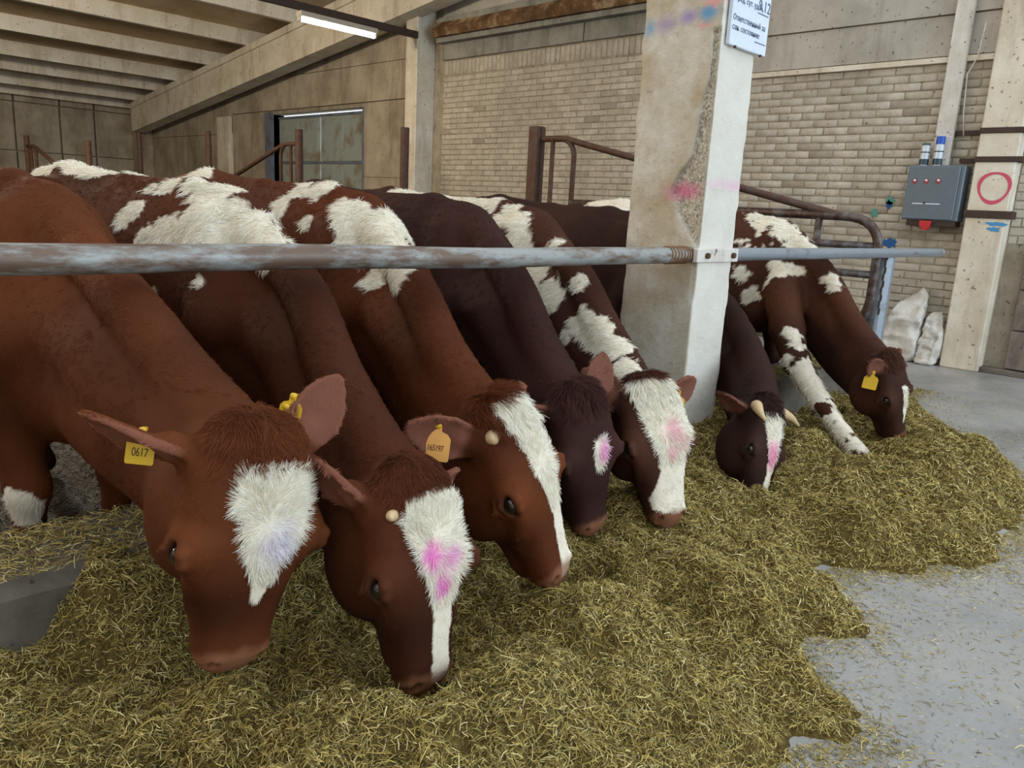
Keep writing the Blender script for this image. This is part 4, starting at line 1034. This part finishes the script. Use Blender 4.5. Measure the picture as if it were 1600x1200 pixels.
CREAM = np.array([.80, .72, .58])
def coat(c, p, ci):
    """coat colour of surface points: base hair, white patches, face marking, marker paint, bare muzzle"""
    n1 = fbm(p, .10, 60 + ci); n2 = fbm(p, .028, 70 + ci); n3 = fbm(p, .35, 80 + ci)
    base = np.array(c['base']); dark = np.array(c['dark'])
    m = np.clip(.5 + .9 * n3 + .08 * n2, 0, 1)[:, None]
    colr = dark * (1 - m) + base * m * 1.15
    u, v, w = to_head(c, p)
    near = (np.abs(u - .22) < .36) & (np.abs(v) < .3) & (np.abs(w) < .22)
    te = np.minimum(*[((u - .215) / .07) ** 2 + ((v - sd_ * .125) / .06) ** 2 + ((w - .02) / .05) ** 2 for sd_ in (-1, 1)])
    k = (np.exp(-te) * near * .8)[:, None]; colr = colr * (1 + k * np.array([.75, .85, .8]))
    k = (np.exp(-((u - .34) / .06) ** 2) * near * (.5 + .3 * n1) * c.get('bridge', .8))[:, None]; colr = colr * (1 - .55 * np.clip(k, 0, 1))
    wm = np.full(len(p), -1.0)
    for q in c.get('white', []):
        d = np.linalg.norm((p - np.array(q[:3])) / (np.array(q[3:6]) if len(q) > 4 else q[3]), axis=1)
        wm = np.maximum(wm, 1 - d + (.45 * n1 + .30 * n2) * c.get('ragged', 1.0))
    for q in c.get('brown', []):
        d = np.linalg.norm((p - np.array(q[:3])) / (np.array(q[3:6]) if len(q) > 4 else q[3]), axis=1)
        wm = np.minimum(wm, -(1 - d + (.45 * n1 + .30 * n2) * c.get('ragged', 1.0)))
    u, v, w = to_head(c, p)
    near = (np.abs(u - .22) < .36) & (np.abs(v) < .3) & (np.abs(w) < .22)
    hm = near & (u > -.03) & (np.abs(v) < .15)
    bz = np.array(c['blaze']); bz[:, 0] = np.interp(bz[:, 0], [-.1, 0, .15, .3, .5], [-.1, 0, .195, .33, .5]); lo = np.interp(u, bz[:, 0], bz[:, 1]); hi = np.interp(u, bz[:, 0], bz[:, 2])
    e = np.minimum.reduce([v - lo, hi - v, (u - bz[0, 0]) * .9, (bz[-1, 0] - u) * .9, (w + .035) * .8]) + .010 * n1 + .008 * n2
    wm = np.where(hm, np.where(u > bz[0, 0] - .03, np.maximum(e / .03, np.where(u < .02, wm, -1)), wm), wm)
    wmask = np.clip(wm / .07, 0, 1)
    white = CREAM * (1 + .10 * n2)[:, None]
    colr = colr * (1 - wmask[:, None]) + white * wmask[:, None]
    for (pu, pv, r, rgb, amt) in c['pinks']:
        pu = np.interp(pu, [0, .15, .3, .5], [0, .195, .33, .5]); d = np.sqrt((u - pu) ** 2 * .6 + (v - pv) ** 2) / r + .3 * n2
        k = (np.clip(1.3 - d, 0, 1) * amt * hm * (w > 0) * wmask)[:, None]
        colr = colr * (1 - k) + np.array(rgb) * k
    edge_ = .452 + .014 * n1 + .010 * n2 - .012 * np.clip(w / .03, -1, 1)
    k = (np.clip((u - edge_) / .022, 0, 1) * near * (np.abs(v) < .1))[:, None]
    mz = np.array(c.get('muzzle', (.27, .115, .06))) * (1 - .45 * np.clip(n1 * 1.5 + .1, 0, 1))[:, None]
    colr = colr * (1 - k * .8) + mz * k * .8
    for sd, (eb_, e1, e2, e3, Le) in c['earf'].items():       # bare inside of the ear
        q = p - eb_; x = q @ e1 / Le; z = q @ e3; y = q @ e2
        k = (np.clip((x - .12) / .1, 0, 1) * (x < 1.05) * (np.abs(y) < .07) * (z > .003) * (z < .06))[:, None]
        colr = colr * (1 - .65 * k) + np.array([.25, .10, .065]) * .65 * k
    k = np.zeros(len(p))
    for sd in (-1, 1):                                        # dark rim of the eye
        d = np.sqrt(((u - .216) / .032) ** 2 + ((v - sd * .126) / .03) ** 2 + ((w - .026) / .022) ** 2)
        k = np.maximum(k, np.clip(1.5 - d, 0, 1))
    k = (k * near)[:, None]
    colr = colr * (1 - .75 * k) + np.array([.03, .018, .012]) * .75 * k
    return np.clip(colr, .002, .95), wmask, (u, v, w, near, hm)

def fur_curves(c, ci, verts, quads, vn, parent):
    tri = np.concatenate([quads[:, [0, 1, 2]], quads[:, [0, 2, 3]]])
    a, b, d = verts[tri[:, 0]], verts[tri[:, 1]], verts[tri[:, 2]]
    ar = np.linalg.norm(np.cross(b - a, d - a), axis=1) * .5; ctr = (a + b + d) / 3
    u, v, w = to_head(c, ctr)
    head = (u > -.06) & (u < .5) & (np.abs(v) < .25) & (np.abs(w) < .2)
    dist = np.linalg.norm(ctr - EYE, axis=1)
    wt = ar * np.clip(3.0 / dist, .4, 2.2) * np.where(head, 2.6, 1.0) * np.where(ctr[:, 2] < .55, np.where(head, 1, .25), 1)
    wt *= np.where(u > .452, np.where(head, .02, 1), 1)
    cy = np.array(c['W'])[1]; wt *= np.where(ctr[:, 1] > cy + .7, .4, 1); wt *= np.where(ctr[:, 0] - c['W'][0] > .12 + .1 * head, .3, 1)
    n = c['nfur']; t = rng.choice(len(tri), n, p=wt / wt.sum())
    r1 = np.sqrt(rng.random(n)); r2 = rng.random(n)
    w0, w1, w2 = (1 - r1)[:, None], (r1 * (1 - r2))[:, None], (r1 * r2)[:, None]
    p = a[t] * w0 + b[t] * w1 + d[t] * w2
    nr = vn[tri[t, 0]] * w0 + vn[tri[t, 1]] * w1 + vn[tri[t, 2]] * w2; nr /= np.linalg.norm(nr, axis=1, keepdims=True) + 1e-9
    colr, wm, (u, v, w, near, hm) = coat(c, p, ci)
    P, A, V, Wd, s = head_frame(c)
    yaw = c['yaw']; bk = np.array([math.sin(yaw), math.cos(yaw), 0])
    flow = np.tile(unit(bk * .55 + np.array([0, 0, -.8])), (n, 1))
    wh = P + (A * .17 + Wd * .05) * s
    rad = p - wh; rad /= np.linalg.norm(rad, axis=1, keepdims=True) + 1e-6
    hflow = rad + A * .25
    hw = (near & (u > -.05))[:, None]
    flow = np.where(hw, hflow, flow)
    tuft = near & (u > -.07) & (u < .05) & (np.abs(v) < .085) & (w > -.04)
    flow = np.where(tuft[:, None], A * 1.0 + V * (np.sign(v) * .35)[:, None] + Wd * .25, flow)
    cl = np.stack([fbm(p, .045, 90 + ci, 2), fbm(p, .045, 95 + ci, 2), fbm(p, .045, 99 + ci, 2)], 1)
    amp = np.where((wm > .5) | tuft, .9, .42)[:, None]
    flow = flow + cl * amp + rng.normal(0, 1, (n, 3)) * np.where(wm > .5, .18, .12)[:, None]
    flow = flow - nr * (flow * nr).sum(1, keepdims=True); flow /= np.linalg.norm(flow, axis=1, keepdims=True) + 1e-6
    ln = np.where(hw[:, 0], .011, .017) * (1 + .25 * fbm(p, .2, 50 + ci))
    ln = np.where(hw[:, 0] & (wm > .5) & (u < .28), .026, ln); ln = np.where(~hw[:, 0] & (wm > .5), .030, ln)
    eyed = np.minimum(*[((u - .216) / .045) ** 2 + ((v - sd_ * .125) / .05) ** 2 + ((w - .024) / .036) ** 2 for sd_ in (-1, 1)])
    ln = np.where(near & (eyed < 1.4), .004, ln)
    ln = np.where(tuft, c.get('tuft', .035), ln); ln = ln * rng.uniform(.65, 1.2, n)
    lift = np.where(wm > .5, .36, .16)[:, None] + rng.uniform(0, .10, (n, 1)); lift = np.where(tuft[:, None], .55, lift)
    K = 4; pos = np.zeros((n, K, 3)); q = p - nr * .002; pos[:, 0] = q
    cl2 = np.stack([fbm(p, .02, 190 + ci, 2), fbm(p, .02, 195 + ci, 2), fbm(p, .02, 199 + ci, 2)], 1)
    for j in range(1, K):
        f = j / (K - 1)
        dr = flow + nr * lift * (1.5 - 1.3 * f) + cl2 * (.5 * f); dr /= np.linalg.norm(dr, axis=1, keepdims=True)
        q = q + dr * (ln / (K - 1))[:, None]; pos[:, j] = q
    org = np.array(c['org'])
    hc = bpy.data.hair_curves.new('fur'); hc.add_curves([K] * n)
    hc.attributes['position'].data.foreach_set('vector', (pos - org).astype(np.float32).ravel())
    sc = np.clip(np.linalg.norm(p - EYE, axis=1) / 1.7, .9, 2.6)
    rd = (np.array([.00036, .00034, .00027, .0001])[None] * sc[:, None]).astype(np.float32)
    ra = hc.attributes.get('radius') or hc.attributes.new('radius', 'FLOAT', 'POINT'); ra.data.foreach_set('value', rd.ravel())
    fc = hc.attributes.new('fur_col', 'FLOAT_COLOR', 'CURVE')
    tint = np.clip(colr * rng.uniform(.72, 1.3, (n, 1)) * (1.55 - .40 * wm)[:, None], 0, .90)
    fc.data.foreach_set('color', np.concatenate([tint, np.ones((n, 1))], 1).astype(np.float32).ravel())
    hc.materials.append(M['fur'])
    o = bpy.data.objects.new('fur', hc); col.objects.link(o); o.parent = parent; o['kind'] = 'stuff'
    return o

def ear_tag(c, cow, sd, t, face, up, txt=None, mat='tag_yellow', size=1.0, ink='tag_ink_dark', y_off=0.0, hang=.5, off=.018):
    eb_, e1, e2, e3, Le = c['earf'][sd]
    nrm = unit(face); up = np.array(up, float); up = unit(up - nrm * np.dot(up, nrm)); rt = np.cross(up, nrm)
    stud = eb_ + e1 * Le * t + e2 * y_off
    ctr = stud - up * .034 * size * (hang / .5) + nrm * off
    hw, hh = .027 * size, .032 * size
    out = [(-.9, -1), (.9, -1), (1, -.9), (1, .35), (.75, .62), (.32, .75), (.28, 1.2), (.12, 1.35), (-.12, 1.35), (-.28, 1.2), (-.32, .75), (-.75, .62), (-1, .35), (-1, -.9)]
    v = []
    for k in (-.0012, .0012):
        for (x, y_) in out: v.append(ctr + rt * x * hw + up * y_ * hh + nrm * k)
    n = len(out); f = [tuple(range(n))[::-1], tuple(range(n, 2 * n))] + [(i, (i + 1) % n, n + (i + 1) % n, n + i) for i in range(n)]
    tg = mk('ear_tag', v, f, mat, cow)
    sb_ = ctr + up * hh * 1.15
    MB().tube([sb_ - nrm * .03, sb_ + nrm * .004, sb_ + nrm * .007], [.004, .008 * size, .005 * size], 10).build('stud', 'tag_yellow', tg, smooth=True)
    if txt:
        cu = bpy.data.curves.new('tag_number', 'FONT'); cu.body = txt; cu.align_x = 'CENTER'; cu.align_y = 'CENTER'; cu.size = 2.0 * hw / max(len(txt), 3) * 1.22; cu.extrude = .0003
        cu.space_character = .95
        o = text_mesh('tag_number', cu, ink); o.parent = tg
        mt = Matrix.Identity(4)
        for r in range(3): mt[r][0] = rt[r]; mt[r][1] = up[r] * 1.5; mt[r][2] = nrm[r]
        pw = ctr + nrm * .0016 - up * hh * .25; tl = world_loc(tg)
        for r in range(3): mt[r][3] = pw[r] - tl[r]
        o.matrix_local = mt

def build_cow(c, ci):
    F = cow_field(c); v, q = F.mesh(); v = v.astype(float)
    # drop stray bits, keep quads with valid corners
    q = q[(q >= 0).all(1)]
    fn = np.cross(v[q[:, 2]] - v[q[:, 0]], v[q[:, 3]] - v[q[:, 1]])
    vn = np.zeros_like(v)
    for k in range(4): np.add.at(vn, q[:, k], fn)
    vn /= np.linalg.norm(vn, axis=1, keepdims=True) + 1e-9
    c['org'] = (c['W'][0], c['W'][1] + .4, 0)
    o = mk('cow', v, q, 'skin', smooth=True, org=c['org'], label=c['label'], cat='cow', group='cattle feeding in a row under the rail')
    cc, _, _ = coat(c, v, ci)
    at = o.data.attributes.new('coat', 'FLOAT_COLOR', 'POINT')
    at.data.foreach_set('color', np.concatenate([cc, np.ones((len(v), 1))], 1).astype(np.float32).ravel())
    if c.get('nfur'): fur_curves(c, ci, v, q, vn, o)
    Hd = c['Hd']; s = head_frame(c)[4]
    for sd in (-1, 1):
        ctr = Hd(.216, sd * .1135, .026); r = .0232 * s; n = 14; vv = []
        for j in range(n + 1):
            th = math.pi * j / n
            for i in range(18):
                ph = 2 * math.pi * i / 18; vv.append(ctr + r * np.array([math.sin(th) * math.cos(ph), math.sin(th) * math.sin(ph), math.cos(th)]))
        ff = [(j * 18 + i, j * 18 + (i + 1) % 18, (j + 1) * 18 + (i + 1) % 18, (j + 1) * 18 + i) for j in range(n) for i in range(18)]
        mk('eye', vv, ff, 'eye', o, smooth=True)
    for hn in c.get('horns', []):
        pts = [Hd(*k) for k in hn[0]]; pp = catmull(pts, 6); rs = np.interp(np.linspace(0, 1, len(pp)), np.linspace(0, 1, len(hn[1])), hn[1])
        MB().tube(pp, rs, 14).build('horn', 'horn', o, smooth=True)
    for tg in c.get('tags', []): ear_tag(c, o, **tg)
    return o

def cow_extra(i, **kw): COWS[i].update(kw)
cow_extra(0, ears={1: dict(tip=(-.42, 1, -.30), face=(.85, .25, .35), L=.21), -1: dict(tip=(-1.0, -.62, -.05), face=(.05, .35, 1.0), L=.19)})
cow_extra(1, ears={1: dict(tip=(-.80, .62, -.40), face=(.9, .75, .15), L=.19), -1: dict(tip=(.05, -1, -.4), face=(.5, 0, .9), L=.12)})
cow_extra(2, ears={1: dict(tip=(-.55, .70, -.45), face=(.30, .75, .60), L=.20), -1: dict(tip=(-.2, -1, -.35), face=(.6, 0, .7), L=.19)})
cow_extra(3, ears={1: dict(tip=(-.2, .8, -.6), face=(.5, .5, .5), L=.19), -1: dict(tip=(-1.0, -.7, -.1), face=(.1, .4, .9), L=.19)})
cow_extra(4, ears={1: dict(tip=(-.9, .75, -.2), face=(.2, .3, .9), L=.19), -1: dict(tip=(-.25, -1, -.15), face=(.5, 0, .8), L=.19)})
cow_extra(5, ears={1: dict(tip=(-.45, .8, -.6), face=(.9, .2, .15), L=.17), -1: dict(tip=(-.3, -.9, -.5), face=(.6, 0, .7), L=.17)})
cow_extra(6, ears={1: dict(tip=(-.55, .8, .25), face=(.3, .4, .8), L=.18), -1: dict(tip=(-.2, -1, -.2), face=(.5, 0, .7), L=.18)},
          step=[(4.86, 2.26, .86), (4.67, 2.11, .65), (4.48, 1.94, .49), (4.30, 1.68, .305), (4.20, 1.51, .20), (4.12, 1.385, .135)], step_r=[.12, .10, .078, .056, .043, .052], step_side=-1)
# white patches as ellipsoids on the hide (x, y, z, radius), brown islands inside them
cow_extra(0, white=[(.562, 2.572, .325, .075)])
cow_extra(1, white=[(1.205, 2.557, 1.186, .129), (1.262, 2.425, 1.184, .105), (1.153, 2.634, 1.202, .105), (1.259, 2.315, 1.139, .09), (1.117, 2.788, 1.149, .075), (1.079, 2.864, 1.116, .07), (1.202, 3.044, 1.261, .05),
    (1.224, 2.948, 1.306, .05), (1.124, 3.03, 1.212, .05), (1.088, 3.059, 1.179, .038), (1.096, 2.522, 1.01, .038), (1.047, 2.786, .945, .03), (1.267, 2.832, 1.302, .05), (1.30, 2.70, 1.28, .10),
    (1.16, 3.60, 1.385, .13, .24, .060), (1.10, 3.95, 1.375, .17, .22, .085), (1.26, 3.32, 1.36, .07, .10, .04)])
cow_extra(2, white=[(1.76, 2.61, 1.243, .10), (1.777, 2.486, 1.213, .10), (1.743, 2.52, 1.15, .11), (1.719, 2.323, 1.117, .10), (1.667, 2.179, 1.062, .075), (1.696, 2.369, 1.044, .078), (1.822, 2.866, 1.325, .06),
    (1.727, 3.035, 1.263, .052), (1.674, 3.021, 1.222, .046), (1.691, 2.824, 1.206, .042), (1.778, 2.892, 1.322, .063), (1.784, 3.002, 1.332, .06), (1.64, 3.82, 1.345, .14), (1.85, 2.45, 1.22, .12)], brown=[(1.748, 2.90, 1.262, .045)])
cow_extra(4, white=[(2.908, 3.063, 1.283, .12), (2.832, 2.816, 1.236, .12), (2.785, 2.854, 1.153, .115), (2.77, 2.701, 1.116, .10), (2.729, 2.545, 1.006, .135), (2.605, 2.323, .929, .12), (2.63, 2.399, .861, .08), (2.532, 2.051, .856, .075),
    (2.496, 1.933, .821, .085), (2.445, 1.824, .777, .085), (2.383, 1.695, .73, .06), (2.523, 2.125, .777, .036), (2.599, 2.12, 1.008, .042), (2.764, 2.405, 1.152, .034), (2.497, 2.056, .651, .04), (2.919, 2.859, 1.284, .06),
    (2.906, 3.403, 1.345, .13), (2.889, 3.195, 1.32, .12), (2.95, 3.05, 1.31, .10), (2.86, 3.7, 1.35, .14)], brown=[(2.866, 3.007, 1.254, .030), (2.86, 2.947, 1.246, .024), (2.789, 2.813, 1.172, .05), (2.554, 2.109, .901, .04), (2.67, 2.22, 1.03, .07)])
cow_extra(6, white=[(5.036, 2.528, 1.285, .12), (5.024, 2.379, 1.242, .12), (5.005, 2.272, 1.174, .11), (5.017, 2.188, 1.159, .08), (4.908, 2.582, 1.131, .065), (4.862, 2.556, .941, .07), (4.849, 2.477, .82, .062), (4.863, 2.311, .985, .09),
    (4.933, 2.238, 1.011, .08), (4.811, 2.341, .90, .046), (4.885, 1.97, .977, .045), (4.85, 1.922, .936, .035), (4.484, 1.94, .59, .07), (4.36, 1.858, .463, .115), (4.268, 1.733, .348, .105), (4.404, 1.972, .515, .065), (4.534, 2.024, .651, .055),
    (4.209, 1.616, .271, .11), (4.158, 1.519, .23, .10), (4.10, 1.395, .168, .085), (4.75, 3.55, 1.38, .22, .40, .18), (4.9, 3.0, 1.33, .12, .2, .1)], brown=[(4.80, 3.50, 1.34, .07), (4.86, 3.3, 1.33, .06), (4.223, 1.643, .293, .045), (4.079, 1.356, .125, .035), (4.97, 2.45, 1.19, .045), (4.93, 2.60, 1.22, .06)])
cow_extra(5, horns=[([(.045, .055, .0), (.02, .105, .02), (.045, .135, .055), (.085, .125, .085)], [.030, .027, .020, .006]), ([(.045, -.055, .0), (.02, -.115, .015), (.03, -.18, .03), (.06, -.235, .045)], [.030, .026, .018, .005])])
cow_extra(2, horns=[([(.055, .060, .01), (.045, .092, .022), (.05, .106, .034)], [.030, .024, .008])])
cow_extra(1, horns=[([(.06, .070, .03), (.055, .092, .045), (.058, .100, .056)], [.016, .012, .004])])
cow_extra(0, tags=[dict(sd=1, t=.50, face=(-.55, -.80, .15), up=(.15, 0, 1), txt='0617', size=1.0, hang=.45, off=-.02), dict(sd=-1, t=.30, face=(-.85, -.45, .1), up=(.35, .1, 1), y_off=.045, size=.95, hang=.2), dict(sd=-1, t=.42, face=(-.75, -.6, .2), up=(.25, 0, 1), y_off=.05, size=.95, hang=.2)])
cow_extra(2, tags=[dict(sd=1, t=.52, face=(-.75, -.64, .12), up=(.12, 0, 1), txt='165197', mat='tag_orange', ink='tag_ink', size=1.4, hang=.25)])
cow_extra(4, tags=[dict(sd=1, t=.5, face=(-.85, -.2, .1), up=(.25, 0, 1), size=1.15, hang=.3, off=.035), dict(sd=-1, t=.42, face=(-.8, -.6, .1), up=(.15, 0, 1), txt='11', size=1.15, hang=.6)])
cow_extra(5, tags=[dict(sd=-1, t=.5, face=(-.7, -.4, .6), up=(-.3, 0, 1), mat='tag_orange', size=1.1, hang=.4)])
cow_extra(6, tags=[dict(sd=1, t=.3, face=(-.9, -.4, .1), up=(.3, 0, 1), size=1.35, hang=.8)])
for ci, c in enumerate(COWS):
    build_cow(c, ci)
